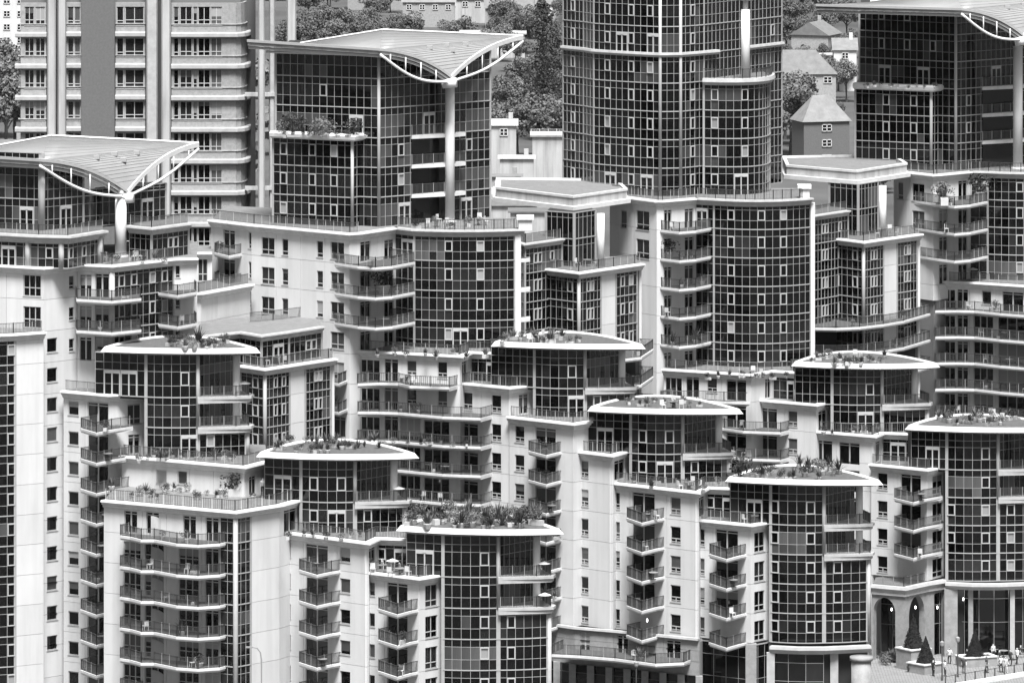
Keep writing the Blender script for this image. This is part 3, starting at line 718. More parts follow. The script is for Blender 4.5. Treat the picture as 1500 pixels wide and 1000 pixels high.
J1, p = block2('white wall behind long shadowed balcony bands below the drum', [(526, 514), (674, 522), (689, 516), (736, 518)], lv(0), 18,
   [[('t', 527, 556, 527, 562, 6, FH, 'g_dark'), ('d', 563, 583, 526, 560, 6, FH), ('a', 596, 610, 528, 551, 2), ('t', 586, 616, 612, 648, 4, FH, 'g_dark'), ('a', 641, 655, 530, 554, 2), ('t', 621, 658, 616, 652, 4, FH, 'g_dark')], [('d', 677, 684, 529, 560, 1, FH, 'g_dark')], GL(1, doors=[(722, 0)])], depth=9)  # wide lower doors put in to darken the shaded wall behind the bands
balcony(J1, [(524, 562), (555, 560.5), (583, 561), (600, 565), (630, 566), (658, 567)], lv(1), 1, depth=6, wall=(p[0], p[1]), bar=.2)
balcony(J1, [(524, 603), (555, 603), (583, 604), (615, 607), (648, 610), (675, 611), (704, 612)], lv(2), 5, depth=7, wall=(p[0], p[1]), bar=.2)
railing(J1, offs(p, -.3), lv(0)+.05)
J2, p = block2('white wall step with one terrace door, beneath planted lens roof beside drum', [(664, 560), (746, 568), (783, 564)], lv(1), 10,
   [[('a', 678, 692, 575, 600), ('d', 672, 700, 620, 656, 4, FH, 'g_dark'), ('a', 720, 734, 579, 604, 7)], [('d', 760, 774, 577, 606, 1, FH, 'g_dark')]], depth=7)
railing(J2, offs(p, -.3), lv(1)+.05, bar=.2)
J3, p = block2('white wall with column of triangular balconies above rooftop garden', [(746, 610.5), (840, 621), (877, 615)], lv(2), 10.5,
   [[('a', 754, 768, 624, 648, 8), ('d', 784, 814, 627, 661, 8)], []], depth=7)
balcony(J3, [(773, 660), (800, 667), (819, 662)], lv(3), 7, depth=3.2, wall=(p[0], p[1]), bar=.12)
railing(J3, offs(p, -.3), lv(2)+.05, bar=.2)
I4, l4, z4 = eye('glass block under lens roof right beside the tower drum', [(719, 507), (840, 511), (946, 511)], lv(1), [(783, 567), (820, 568.8), (857, 568.5)], [(857, 568.5), (925, 566.5)], [(720, 564), (783, 567)], 1, lv(2), 911,
   lights=[(837, 0)], doors=[(840, 1)], elights=[(876, 0)])
M1, p = block2('plain white wall with one column of small windows', [(839, 660), (896, 667), (924, 659)], lv(3), 10.5, [[('a', 848, 862, 674, 699, 7)], [('d', 900, 915, 673, 702, 1, FH, 'g_dark')]], depth=7)
railing(M1, offs(p, -.3), lv(3)+.05, bar=.2)
q = PL([(872, 657), (896, 659)], lv(3)); 
I5, l5, z5 = eye('glass block under lens roof over terrace with white flowers', [(860, 602), (960, 606), (1089, 606)], lv(3), [(924, 663), (960, 665), (1000, 664.5)], [(1000, 664.5), (1067, 662)], [(862, 660), (924, 663)], 1, lv(4), 1053,
   lights=[(941, 0), (980, 0), (941, 1)], doors=[(970, 1)], ldoors=[(884, 0)], elights=[(1018, 0)])
M2, p = block2('white wall with balcony stack flanked by small windows, stone base', [(887, 706), (1022, 721), (1035, 714), (1082, 716)], lv(4), 10.45,
   [[('a', 893, 908, 721, 745, 6), ('d', 926, 959, 722, 758, 5), ('a', 982, 997, 728, 753, 6)], [('d', 1024, 1032, 727, 756, 1, FH, 'g_dark')], GL(1, doors=[(1066, 0)], lights=[(1045, 0)])], depth=8)
balcony(M2, [(917, 758), (940, 766), (964, 760)], lv(5), 5, depth=3.4, wall=(p[0], p[1]), bar=.12)
railing(M2, offs(p, -.3), lv(4)+.05)
PXY = lambda px, Y: ((px-750)*Y/F, Y)
sp = [PXY(748, 699.4), PXY(842, 693.5), PXY(899, 691.4), PXY(1024, 686.1)]
wst = thing('podium_building', 'rusticated stone base under white balcony wall with long low terrace', 'building', (sp[1][0], sp[1][1], GZ))
for i, ops in enumerate(([('d', 790, 812, 915, 945, 1, FH, 'g_dark')], [('d', 850, 864, 925, 953, 1, FH, 'g_dark')], [('d', 904, 920, 930, 962, 1, FH, 'g_dark'), ('d', 936, 960, 932, 965, 1, FH, 'g_dark'), ('d', 976, 997, 938, 968, 1, FH, 'g_dark')])):
    facade(wst, sp[i], sp[i+1], 10.45, 6.9, ops, 1.1, 'greystone')
    curtain(wst, sp[i:i+2], [(GZ, 6.9, (.5, .8))], cw=1.9, tint=['g_dark', 'g_dark', 'g_mid'], mul='joint')
    MB().obox(sp[i], sp[i+1], -.7, -.27, GZ-.4, 10.3).build('core', 'joint', wst)
MB().sweep(sp, [(-.2, 10.66), (.25, 10.66), (.3, 10.44), (-.2, 10.44)]).build('string_course', 'stone', wst)
for k in range(12):
    a = resample(sp, 11)[k]; MB().box(a[0]-.35, a[0]+.35, a[1]-.5, a[1]+.2, GZ, 6.9).build('pier', 'greystone', wst)
balcony(wst, [(808, 958), (850, 960), (900, 964), (960, 972), (1002, 970)], 8.4, 1, depth=4, bar=.14)
M3, p = block2('lower white block with three-sided balconies against dark glass', [(1010, 760), (1100, 769), (1129, 764)], lv(5), 10.45,
   [[('a', 1018, 1032, 774, 799, 4), ('d', 1048, 1081, 776, 811, 4)], [('b', 1105, 1120, 779, 808, 4)]], depth=6)
balcony(M3, [(1038, 811), (1064, 819), (1086, 813)], lv(6), 4, depth=3.4, wall=(p[0], p[1]), bar=.12)
railing(M3, offs(p, -.3), lv(5)+.05, bar=.13)
sp = offs(p, .02)
wst = thing('shop_front', 'stone piers and dark shop windows under lower white block', 'building', (sp[1][0], sp[1][1], GZ))
curtain(wst, sp[:2], [(4., 10.2, (.45, .8))], cw=1.6, tint=['g_dark', 'g_mid']); curtain(wst, sp[1:], [(4., 10.2, (.45, .8))], cw=1.0, tint=['g_dark', 'g_mid'])
for a in (sp[0], sp[1], sp[2], lerp(sp[0], sp[1], .12)): MB().box(a[0]-.55, a[0]+.55, a[1]-.3, a[1]+.6, GZ, 10.4).build('pier', 'greystone', wst)
I6, l6, z6 = eye('tall glass block under lens roof with bushes, above street level shops', [(1062, 705), (1180, 710), (1294, 710)], lv(5), [(1129, 767), (1168, 768.8), (1207, 768.5)], [(1207, 768.5), (1271, 766)], [(1070, 764), (1129, 767)], 2, 10.45, 1259,
   lights=[(1135, -1), (1186, -1)], ldoors=[(1100, 0)], elights=[(1225, -1)])
e = PL([(1129, 944), (1170, 946), (1207, 946), (1274, 943)], 10.45)
wst = thing('shop_front', 'curved stone ledge over shop windows and a round pillar below tall glass', 'building', (e[1][0], e[1][1], GZ))
MB().sweep(e, [(-.3, 10.4), (.5, 10.4), (.55, 10.1), (.3, 9.7), (-.3, 9.7)]).build('ledge', 'stone', wst)
curtain(wst, offs(e, -.2)[:3], [(3.5, 9.65, (.55, .85))], cw=1.7, tint=['g_dark', 'g_mid', 'g_curt'])
for px in (1129, 1160, 1222): 
    a = G(px, 944.5, 10.45); MB().box(a[0]-.4, a[0]+.4, a[1]-.1, a[1]+.5, GZ, 9.7).build('pier', 'stone', wst)
a = G(1261, 946, 10.45); b = MB(); b.cyl(a[0], a[1]-.9, 1.0, GZ, 9.2, 20); b.cyl(a[0], a[1]-.9, 1.15, 9.2, 9.6, 20); b.build('pillar', 'greystone', wst, True)
MB().prism(offs(e, -.7)+[(e[-1][0]-1, e[-1][1]+10), (e[0][0], e[0][1]+10)], GZ-.4, 9.7).build('core', 'core', wst)

# ================================================================ WING THREE
K2, p = block2('canopied glass stair tower with white pilaster beside dark drum', [(799, 394), (848, 400), (880, 395.4), (902, 392.3), (933, 387.8), (940, 387)], 43.1, 33,
   [GL(3, tint=['g_dark', 'g_dark', 'g_mid'], lights=[(832, -1)], fh=UH), GL(3, lights=[(860, -1), (868, -1)], cw=.72, fh=UH), [], GL(3, lights=[(912, -1), (921, -1)], cw=.72, fh=UH), None], depth=9, name='stair_tower', cat='tower')
def stair(B, p, pav, can, col, wing, wlights, canz=49.3):
    cp = offs(p, -.2); MB().prism([(cp[1][0]-.05, cp[1][1]), cp[2], (cp[2][0], cp[2][1]+2), cp[3], cp[4], (cp[4][0], cp[4][1]+4), (cp[1][0], cp[1][1]+4)], 28, 42.7).build('core', 'core', B)
    MB().cyl(p[1][0], p[1][1], .2, 33, 42.6, 10).build('column', 'mullion', B, True)
    railing(B, offs(p, -.3), 43.15)
    v = PL(pav, 43.1); core(B, v, 43, canz-.4, 9, .2)
    for i in range(len(v)-1): curtain(B, v[i:i+2], [(43.1, 46.1, (.75,)), (46.1, canz-.4, (.8,))], cw=.8, tint=['g_dark', 'g_dark', 'g_mid'] if i < len(v)-2 else ['g_curt', 'g_mid'], post=.16)
    c = PL(can, canz); b = MB(); bk = [(c[-1][0]-1, c[-1][1]+13), (c[0][0], c[0][1]+13)]
    b.prism(c+bk, canz-.45, canz); b.build('canopy', 'slabtrim', B)
    cc = offs(c, -.5); b = MB(); b.prism(cc+[(cc[-1][0]-1, cc[-1][1]+12), (cc[0][0], cc[0][1]+12)], canz+.002, canz+.85); b.build('canopy_upstand', 'concrete', B)
    cc = offs(c, -1.1); b = MB(); b.prism(cc+[(cc[-1][0]-1, cc[-1][1]+10.5), (cc[0][0], cc[0][1]+10.5)], canz+.852, canz+.9); b.build('canopy_roof', 'roofgrey', B)
    cc = offs(c, -.52); b = MB(); r2 = cc+[(cc[-1][0]-1, cc[-1][1]+11.5), (cc[0][0], cc[0][1]+11.5), cc[0]]
    b.sweep(r2, [(.1, canz+.86), (.1, canz+1.1), (-.3, canz+1.1), (-.3, canz+.86)]); b.build('canopy_rim', 'trim', B)
    x, y = G(col[0], col[1], 43.1); MB().cyl(x, y, .42, 43, canz-.45, 20).build('column', 'post', B, True)
    g = PL(wing, 46.1); core(B, g, 30, 45.9, 6, .3)
    for i in range(len(g)-1): curtain(B, g[i:i+2], [(46.1-UH*(k+1), 46.1-UH*k-(.35 if k == 0 else 0)) for k in range(4)], cw=.72, lights=[(x_, -1) for x_ in wlights], post=.14)
    cornice(B, g, 46.1, .8, 'stone'); deck(B, g, 46.1, 7); railing(B, offs(g, -.2), 46.15)
stair(K2, p, [(800, 388), (841, 391), (872, 386)], [(722, 289), (840, 303), (924, 291)], (880, 391), [(757, 354.5), (769, 358), (823, 350.5)], [782, 790, 808])
for o in balcony(K2, [(905, 527), (940, 523), (958, 511)], 34.05, 3, depth=4.5, rail=True): pass
I7s = None
T3, p = block2('tallest dark glass tower with rounded bays and a pale cornice band', [(893, 286), (962, 295), (972, 295), (1020, 291)], ZB, 27,
   [[('c', 909, 918, 308, 334, 1, UH), ('b', 932, 951, 309, 337, 2, UH)], [], [('d', 972, 984, 308, 337, 6, UH, 'g_dark'), ('d', 1003, 1016, 306, 335, 6, UH, 'g_dark')]], fh=UH, depth=16, name='glass_tower', cat='tower')
balcony(T3, [(968, 337), (995, 340), (1020, 338), (1047, 333)], ZB-UH, 5, UH, depth=5.5, bar=.13)
s0 = G(1020, 291, ZB); d0, d1, d2 = G(1046, 292.5, ZB), G(1115, 294.5, ZB), G(1187, 291, ZB)
core(T3, [s0, d0], 28, ZB-.3, 8, .3); core(T3, [d0, d1, d2], 28, ZB-.3, 10, .6)
fu = [(ZB-UH*(k+1), ZB-UH*k-(.3 if k == 0 else 0)) for k in range(6)]
curtain(T3, [s0, d0], fu, tint=['g_dark', 'g_mid'], doors=[(1028, 0)])
curtain(T3, arc3(d0, d1, d2, 16), fu, cw=.85, lights=[(1067, -1), (1111, -1), (1145, -1)], post=.12)
MB().box(d2[0]+.05, d2[0]+.5, d2[1]-.15, d2[1]+.5, 28, ZB-.45).build('column', 'post', T3)
r_ = [s0]+arc3(d0, d1, d2, 10); cornice(T3, r_, ZB, 1., 'stone'); deck(T3, r_, ZB, 12); railing(T3, offs(r_, -.3), ZB+.1); railing(T3, offs(p, -.3), ZB+.1)
e = r_[-1]; b = MB(); b.box(e[0]-1.2, e[0]-.1, e[1]-.3, e[1]+1, ZB, ZB+1.1); b.box(e[0]-1.4, e[0]+.1, e[1]-.5, e[1]+1.2, ZB+1.1, ZB+1.5); b.build('parapet_pier', 'trim', T3)
fl = [(ZB+UH*k, ZB+UH*(k+1)) for k in range(8)]
mp = PL([(825, 274), (855, 278), (870, 281)], ZB); m2 = arc3(*PL([(870, 281), (918, 284.9), (967, 288)], ZB), 10); m3 = PL([(967, 288), (997, 287.5), (1031, 284), (1145, 267)], ZB)
core(T3, mp+m2[1:]+m3[1:], ZB-.1, fl[-1][1], 16, .3)
LT = [(840, -1), (893, -1), (924, -1), (952, -1), (1011, -1), (1130, 5)]
for q in (mp[:2], mp[1:], m2, m3[:2], m3[1:3], m3[2:]): curtain(T3, q, fl, cw=.82, lights=LT, doors=[(905, 5), (950, 5), (948, 0), (893, 0)], post=.1, bias=4)
for a in (m3[0], m3[1]): MB().cyl(a[0], a[1]-.05, .17, ZB, fl[-1][1], 12).build('column', 'concrete', T3, True)
by = arc3(*PL([(1031, 285), (1086, 285.6), (1128, 276)], ZB), 12); zt = ZB+UH*4
core(T3, by, ZB-.1, zt-.1, 8, .3); curtain(T3, by, fl[:4], cw=.82, lights=[(1048, -1), (1087, -1)], doors=[(1078, 0)], post=.12)
MB().sweep(by, [(-.3, zt+.4), (.5, zt+.4), (.6, zt), (.3, zt-.35), (-.3, zt-.35)]).build('cornice', 'stone', T3); deck(T3, by, zt+.2, 6); railing(T3, offs(by, .2), zt+.4)
zt = ZB+UH*5
MB().sweep(mp+m2[1:]+m3[1:2]+[lerp(m3[1], m3[2], 1.6)], [(-.3, zt+.25), (.35, zt+.25), (.42, zt), (.2, zt-.25), (-.3, zt-.25)]).build('cornice', 'stone', T3)
MB().sweep([lerp(m3[2], m3[3], .55), m3[3]], [(-.3, zt+.25), (.35, zt+.25), (.42, zt), (.2, zt-.25), (-.3, zt-.25)]).build('cornice', 'stone', T3)
x, y = G(1092, 119, ZB+UH*4); b = MB(); b.cyl(x, y, .5, ZB+UH*4, 69.5, 20); b.cyl(x, y, .3, 69.5, 70.5, 12); b.cyl(x, y, .9, 70.5, 70.9, 12); b.build('column', 'post', T3, True)
K3, p = block2('canopied glass stair tower with white pilaster over curved balcony bands', [(1218, 349), (1265, 355), (1294, 350.8), (1314, 348), (1343, 344), (1348, 343.5)], 43.1, 30,
   [GL(4, tint=['g_dark', 'g_dark', 'g_mid'], lights=[(1250, -1)], fh=UH), GL(4, lights=[(1277, -1), (1284, -1)], cw=.7, fh=UH), [], GL(4, lights=[(1324, -1), (1332, -1)], cw=.7, fh=UH), None], depth=9, name='stair_tower', cat='tower')
stair(K3, p, [(1215, 342), (1257, 346), (1286, 341)], [(1148, 256), (1256, 265), (1334, 253)], (1293, 347), [(1188, 317), (1242, 309)], [1204, 1212, 1231])
balcony(K3, [(1188, 480), (1225, 480.5), (1260, 479), (1295, 475), (1325, 470), (1363, 459)], 34.05, 3, depth=6, bar=.15)
N1, p = block2('white step wall with long railed balcony beside tower balconies', [(972, 541), (1100, 549), (1132, 543.5), (1174, 546)], lv(2), 16,
   [[('t', 973, 999, 553, 588, 3, FH, 'g_dark'), ('d', 1005, 1024, 551, 582, 4), ('a', 1036, 1050, 552, 575, 2), ('d', 1064, 1093, 554, 587, 4, FH, 'g_dark')], [('d', 1121, 1129, 555, 583, 1, FH, 'g_dark')], GL(1, doors=[(1160, 0)])], depth=8)
balcony(N1, [(968, 587), (1020, 586), (1060, 588), (1099, 589)], lv(3), 1, depth=6, wall=(p[0], p[1]))
balcony(N1, [(1030, 624), (1060, 627), (1088, 631), (1143, 633)], lv(4), 4, depth=8, wall=(p[0], p[1]))
railing(N1, offs(p, -.3), lv(2)+.05)
N2, p = block2('small white corner block with two white chairs on its roof', [(1104, 585), (1195, 593), (1220, 587)], lv(3), 14, [[('d', 1110, 1138, 598, 630, 4, FH, 'g_dark'), ('a', 1154, 1168, 602, 625, 4)], [('d', 1199, 1211, 601, 630, 1, FH, 'g_dark')]], depth=7)
I7, l7, z7 = eye('glass block under lens roof in front of curved balcony bands', [(1159, 536), (1270, 540), (1377, 538)], lv(3), [(1219, 592), (1255, 593), (1292, 592.5)], [(1292, 592.5), (1357, 590)], [(1165, 590), (1219, 592)], 1, lv(4), 1340,
   lights=[(1271, 0)], doors=[(1262, 1)])
N3, p = block2('white wall with paired terrace doors and curved balcony behind bushy lens roof', [(1185, 631), (1280, 639), (1292, 634), (1340, 636)], lv(4), 14, [[('d', 1190, 1219, 645, 676, 3, FH, 'g_dark'), ('d', 1229, 1259, 648, 680, 3, FH, 'g_dark')], [('d', 1283, 1289, 646, 676, 1, FH, 'g_dark')], GL(1, doors=[(1310, 0)])], depth=7)
balcony(N3, [(1173, 665), (1200, 671), (1235, 675), (1270, 674)], lv(5), 1, depth=4, wall=(p[0], p[1]))
railing(N3, offs(p, -.3), lv(4)+.05, bar=.2)
N4, p = block2('white corner block over the stone arcade by the plaza', [(1276, 680), (1358, 688), (1387, 682)], lv(5), 10.45, [[('a', 1285, 1300, 693, 717, 5), ('d', 1319, 1349, 695, 728, 4, FH, 'g_dark')], [('b', 1366, 1381, 696, 723, 5)]], depth=7)
balcony(N4, [(1309, 729), (1338, 736), (1355, 731)], lv(6), 3, depth=3.4, wall=(p[0], p[1]), bar=.12)
railing(N4, offs(p, -.3), lv(5)+.05, bar=.15)
I8, l8, z8 = eye('glass block under lens roof above the plaza cafe', [(1325, 629), (1430, 633), (1570, 632)], lv(5), [(1387, 687), (1425, 688), (1462, 687.5)], [(1462, 687.5), (1545, 685)], [(1335, 685), (1387, 687)], 2, 10.45, 1530,
   lights=[(1394, 2), (1394, 3), (1442, -1)], ldoors=[(1362, 0)], elights=[(1479, -1)])
# ---- tower four
T4, p = block2('dark glass tower with wing roof above gently curved long balconies', [(1310, 250.5), (1367, 257), (1375, 256.5), (1422, 252)], ZB, 35,
   [[('c', 1315, 1323, 267, 292, 1, UH), ('b', 1336, 1354, 269, 295, 2, UH)], [], [('d', 1376, 1388, 267, 296, 4, UH, 'g_dark'), ('d', 1404, 1417, 265, 294, 4, UH, 'g_dark')]], fh=UH, depth=16, name='glass_tower', cat='tower')
balcony(T4, [(1373, 299), (1398, 302), (1422, 300), (1447, 295)], ZB-UH, 3, UH, depth=5.5, bar=.13)
s0 = G(1422, 252, ZB); d0, d1, d2 = G(1447, 252.5, ZB), G(1515, 254, ZB), G(1590, 250, ZB)
core(T4, [s0, d0], 36, ZB-.3, 8, .3); core(T4, [d0, d1, d2], 36, ZB-.3, 10, .6)
curtain(T4, [s0, d0], fu[:4], tint=['g_dark', 'g_mid'], doors=[(1428, 0)]); curtain(T4, arc3(d0, d1, d2, 16), fu[:4], cw=.85, lights=[(1495, -1)], post=.12)
r_ = [s0]+arc3(d0, d1, d2, 10); cornice(T4, r_, ZB, 1., 'stone'); deck(T4, r_, ZB, 12); railing(T4, offs(r_, -.3), ZB+.1); railing(T4, offs(p, -.3), ZB+.1)
m_ = shaft(T4, [(1253, 245), (1364, 250), (1388, 246)], [(1259, 241), (1400, 250), (1545, 237)], 5, 3, [(1294, -1), (1340, -1)], [(1294, 5), (1294, 4), (1333, 5), (1333, 4), (1363, 4), (1417, 2), (1417, 1)], [(1295, 3), (1352, 3), (1455, 3), (1340, 0)], ztop=67.3)
wl = m_[1:]; a0 = lerp(*wl, tline(1438, *wl)); a1 = lerp(*wl, tline(1496, *wl)); nn = nrm(*wl)
for k in (1, 2, 3):
    zz = ZB+UH*k; pf = [(a0[0]+nn[0]*.15, a0[1]+nn[1]*.15), (lerp(a0, a1, .75)[0]+nn[0]*1.3, lerp(a0, a1, .75)[1]+nn[1]*1.3), (a1[0]+nn[0]*1.1, a1[1]+nn[1]*1.1)]
    b = MB(); b.prism(pf+[(a1[0]-nn[0]*.3, a1[1]-nn[1]*.3), (a0[0]-nn[0]*.3, a0[1]-nn[1]*.3)], zz-.35, zz+.05); o = b.build('balcony', 'slabtrim', T4); railing(o, pf, zz+.05)
    MB().obox(a0, lerp(a0, a1, .75), .1, .13, zz-UH+.1, zz-.36).build('loggia_dark_panel', 'g_dark', T4)  # flat dark panel in place of the shaded loggia recess
column(T4, 1491, 248, ZB, 64.2, .55)
butterfly(T4, (1499, 52, 776), (1408, 14, 773), (1195, 8, 779), (1400, -14, 785), (1610, -5, 790), (1275, 3, 787))
MB().tube([(m_[0][0]-1, m_[0][1]-.8, 67.3), (m_[1][0], m_[1][1]-.8, 67.3)], .14, 8).build('roof_rail', 'tube', T4)
Q4, p = block2('shadowed wall behind stacked long balconies below the wing-roofed dark tower', [(1372, 412), (1420, 414), (1530, 421)], lv(0), 20,
   [[('t', 1375, 1399, 424, 456, 6, FH, 'g_dark'), ('d', 1402, 1418, 424, 456, 6, FH, 'g_dark')], [('s', 1438, 1452, 426, 446, 1), ('t', 1426, 1455, 463, 495, 5, FH, 'g_dark'), ('d', 1468, 1499, 428, 460, 1, FH, 'g_dark'), ('t', 1462, 1502, 465, 499, 5, FH, 'g_dark')]], depth=12)  # wide lower-row doors, dark glass added to deepen the balcony shade
balcony(Q4, [(1370, 455), (1400, 454.5), (1427, 455), (1465, 459), (1530, 464)], lv(1), 5, depth=6, bar=.15)
railing(Q4, offs(p, -.3), lv(0)+.05)
# ================================================================ BRICK TOWER behind
YB = 800.
def PX(px, Y): return ((px-750)*Y/F, Y)
BT = thing('brick_tower', 'brick office tower with pale ledges behind wing-roofed glass tower', 'tower', (PX(200, YB+8)[0], YB+8, GZ))
BF = 3.7; z1 = 72.; zl0 = zat(50, YB)                      # a ledge row
MB().prism([PX(30, YB+1.6), PX(352, YB+1.6), (PX(372, YB)[0], YB+5), PX(372, YB+22), PX(30, YB+22)], GZ, z1).build('core', 'joint', BT)
def bops(xs, k='b', yt=None): return [('b' if b-a > 12 else 'c', a, b, -36, -9, 10, BF, ['g_mid', 'g_curt', 'g_dark', 'g_mid'][int(a) % 4]) for a, b in xs]
segs = [(30, 68, -.6, [(36, 50), (52, 66)]), (97, 119, .3, [(99, 108), (109, 118)]), (169, 213, .3, [(171, 181), (183, 211)]), (251, 346, -.8, [(254, 262), (264, 281), (283, 289), (290, 308), (309, 325)])]
for a, b, dy, xs in segs:
    facade(BT, PX(a, YB+dy), PX(b, YB+dy), zl0+BF, 22, bops(xs), BF, 'brick', zj=zl0+BF)
cr_ = [PX(346, YB-.8), PX(353, YB-.3), PX(358, YB+.8), PX(361, YB+2.2), PX(362, YB+5)]
for A, C in zip(cr_, cr_[1:]): facade(BT, A, C, zl0+BF, 22, [], BF, 'brick')
for k in range(9):
    z = zl0-k*BF
    for pth in ([PX(28, YB+.5), PX(28, YB-.6), PX(68.5, YB-.6)], [PX(97, YB+.3), PX(119, YB+.3)], [PX(169, YB+.3), PX(213, YB+.3)], [PX(251, YB-.8)]+cr_):
        MB().sweep(pth, [(-.2, z+.25), (.42, z+.25), (.5, z+.12), (.5, z-.25), (.4, z-.35), (-.2, z-.35)]).build('ledge', 'stone', BT)
        MB().sweep(pth, [(-.1, z+1.25), (.1, z+1.25), (.1, z+1.15), (-.1, z+1.15)]).build('sill', 'concrete', BT)
for a, b, o, m_ in ((69, 82, 1.4, 'concrete'), (84, 97, .9, 'concrete'), (214, 231, .9, 'stone'), (236, 250, 1.5, 'concrete'), (378, 388, 1.2, 'concrete'), (394, 403, .4, 'stone'), (420, 434, .5, 'concrete')):
    MB().prism([PX(a, YB+.5), PX(a, YB-o+.4), PX(a+2, YB-o), PX(b-2, YB-o), PX(b, YB-o+.4), PX(b, YB+.5+(9 if a > 360 else 0))], GZ, z1).build('pier', m_, BT)
MB().prism([PX(119, YB-.2), PX(168, YB-.2), PX(168, YB+2), PX(119, YB+2)], GZ, z1).build('brick_panel', 'brickdark', BT)
for y in (138, 275):
    zz = zat(y, YB); MB().box(PX(359, YB)[0], PX(408, YB)[0], YB-.6, YB-.1, zz-.22, zz+.22).build('strut', 'concrete', BT)

# ================================================================ low town beyond
def house(px, Y, w_, d, eave, ridge, label, wallm='brick', roofm='slate', rot=0., hip=False, rows=2, cols=3, name='house', cat='house', wz=1.5, chim=True, lightwin=True):
    x0 = (px-750)*Y/F; B = thing(name, label, cat, (x0, Y, GZ-.3)); zb = GZ-.3
    c, s_ = cos(rot), sin(rot)
    def T(x, y, z): return (x0+x*c-y*s_, Y+x*s_+y*c, zb+z)
    b = MB(); b.hexa([T(-w_/2, 0, 0), T(w_/2, 0, 0), T(w_/2, d, 0), T(-w_/2, d, 0)], [T(-w_/2, 0, eave), T(w_/2, 0, eave), T(w_/2, d, eave), T(-w_/2, d, eave)]); b.build('wall', wallm, B)
    b = MB(); o = .4; h = (d/2 if hip else 0.)
    if hip: h = min(h, w_/2-.2)
    e = [T(-w_/2-o, -o, eave), T(w_/2+o, -o, eave), T(w_/2+o, d+o, eave), T(-w_/2-o, d+o, eave)]
    r_ = [T(-w_/2-o+h, d/2, ridge), T(w_/2+o-h, d/2, ridge)]
    if ridge-eave < .3:
        r4 = [T(-w_/2-o, -o, ridge), T(w_/2+o, -o, ridge), T(w_/2+o, d+o, ridge), T(-w_/2-o, d+o, ridge)]; b.hexa(e, r4)
    else: b.add(e+r_, [(0, 1, 5, 4), (1, 2, 5), (2, 3, 4, 5), (3, 0, 4), (3, 2, 1, 0)])
    rf = b.build('roof', roofm, B)
    if chim and ridge-eave > .3:
        q = T(w_*.28, d/2, ridge); MB().box(q[0]-.4, q[0]+.4, q[1]-.5, q[1]+.5, q[2]-1.2, q[2]+1.1).build('chimney', wallm, rf)
    for i in range(rows):
        for j in range(cols):
            u = w_*((j+.5)/cols-.5); z = eave-1.9-i*2.9
            if z < .3: continue
            p = T(u, -.06, z); k = ('hw', wz)
            if k not in WC:
                s2 = MB(); x = wz/2; t = .14
                s2.box(-x, -x+t, -.1, 0, 0, 1.4); s2.box(x-t, x, -.1, 0, 0, 1.4); s2.box(-x, x, -.1, 0, 0, t); s2.box(-x, x, -.1, 0, 1.4-t, 1.4); s2.box(-.08, .08, -.1, 0, 0, 1.4); s2.box(-x, x, -.1, 0, .65, .75)
                WC[k] = s2.mesh('window', 'trim')
            o_ = child('window', WC[k], B, p, rot)
            q = bpy.data.objects.new('pane', unit_pane('g_dark')); COL.objects.link(q); q.parent = o_; q.location = (0, -.03, .7); q.scale = (wz-.1, 1, 1.3)
    return B
house(1211, 1300, 9.2, 6.8, 9.8, 14.6, 'brick house with steep hipped roof beside dark tower', wallm='brickdark', rows=4, cols=1, hip=True, rot=.3, wz=2., chim=False)
house(1165, 1430, 17, 9, 9.0, 13.8, 'long slate-roofed house with a row of white windows', rows=1, cols=5, hip=True, chim=False, wz=1.8)
house(1222, 1590, 9, 9, 6.2, 9.2, 'small gabled house beyond the white flat roof', rows=1, cols=1, rot=1.2)
house(1222, 1545, 9.5, 5, 4.6, 4.8, 'low shed with a bright white flat roof among trees', roofm='slatelight', rows=0, rot=.25)
house(1195, 1840, 8, 8, 7.5, 10, 'white rendered house at the top between trees', wallm='white', rows=2, cols=2)
house(1238, 1500, 5, 6, 9., 11.5, 'pale gabled house end touching the dark tower', wallm='white', rows=1, cols=1)
house(1240, 1900, 9, 8, 7.0, 9.5, 'dark roofed house at the very edge above trees', rows=2, cols=2)
house(628, 1705, 13, 8, 6.2, 8.8, 'terrace house with a row of white arched dormers', rows=1, cols=4, wz=1.4)
house(560, 1770, 18, 8, 6.5, 10, 'long dark terrace roof among far trees', rows=1, cols=5)
house(700, 1720, 16, 8, 6.0, 9.0, 'pale terrace with low roofs right of arched dormers', wallm='concrete', rows=1, cols=5)
house(755, 1700, 15, 8, 5.0, 7.5, 'far brick terrace left of the poplar', rows=1, cols=4)
house(722, 1600, 15, 10, 5.5, 5.8, 'flat roofed pale workshop behind the butterfly roof', wallm='concrete', roofm='slatelight', rows=1, cols=3)
house(815, 1700, 10, 8, 6, 9, 'small pale house right of the poplar', wallm='white', rows=2, cols=2)
house(500, 1900, 14, 8, 5, 8, 'far slate terrace half hidden by trees', rows=1, cols=3)
house(450, 1820, 10, 8, 6, 9, 'pale roofed house beside brick tower pier', wallm='concrete', roofm='slatelight', rows=1, cols=2)
house(10, 1500, 9, 12, 24, 24.2, 'white slab block at the left behind brick tower', wallm='white', roofm='slatelight', rows=7, cols=3, chim=False)
house(20, 1180, 11, 10, 13.5, 14.5, 'low white vaulted shed below the left trees', wallm='white', roofm='slatelight', rows=0)
house(5, 1230, 9, 8, 9.5, 12, 'dark roofed house under the left trees', rows=2, cols=2)
house(757, 1210, 6.0, 8, 10.6, 10.9, 'pale plant room block with fluted side', wallm='concrete', roofm='slatelight', rows=0)
house(806, 1235, 6.5, 8, 12.4, 12.7, 'wide white roof block with rail on top', wallm='concrete', roofm='slatelight', rows=0)
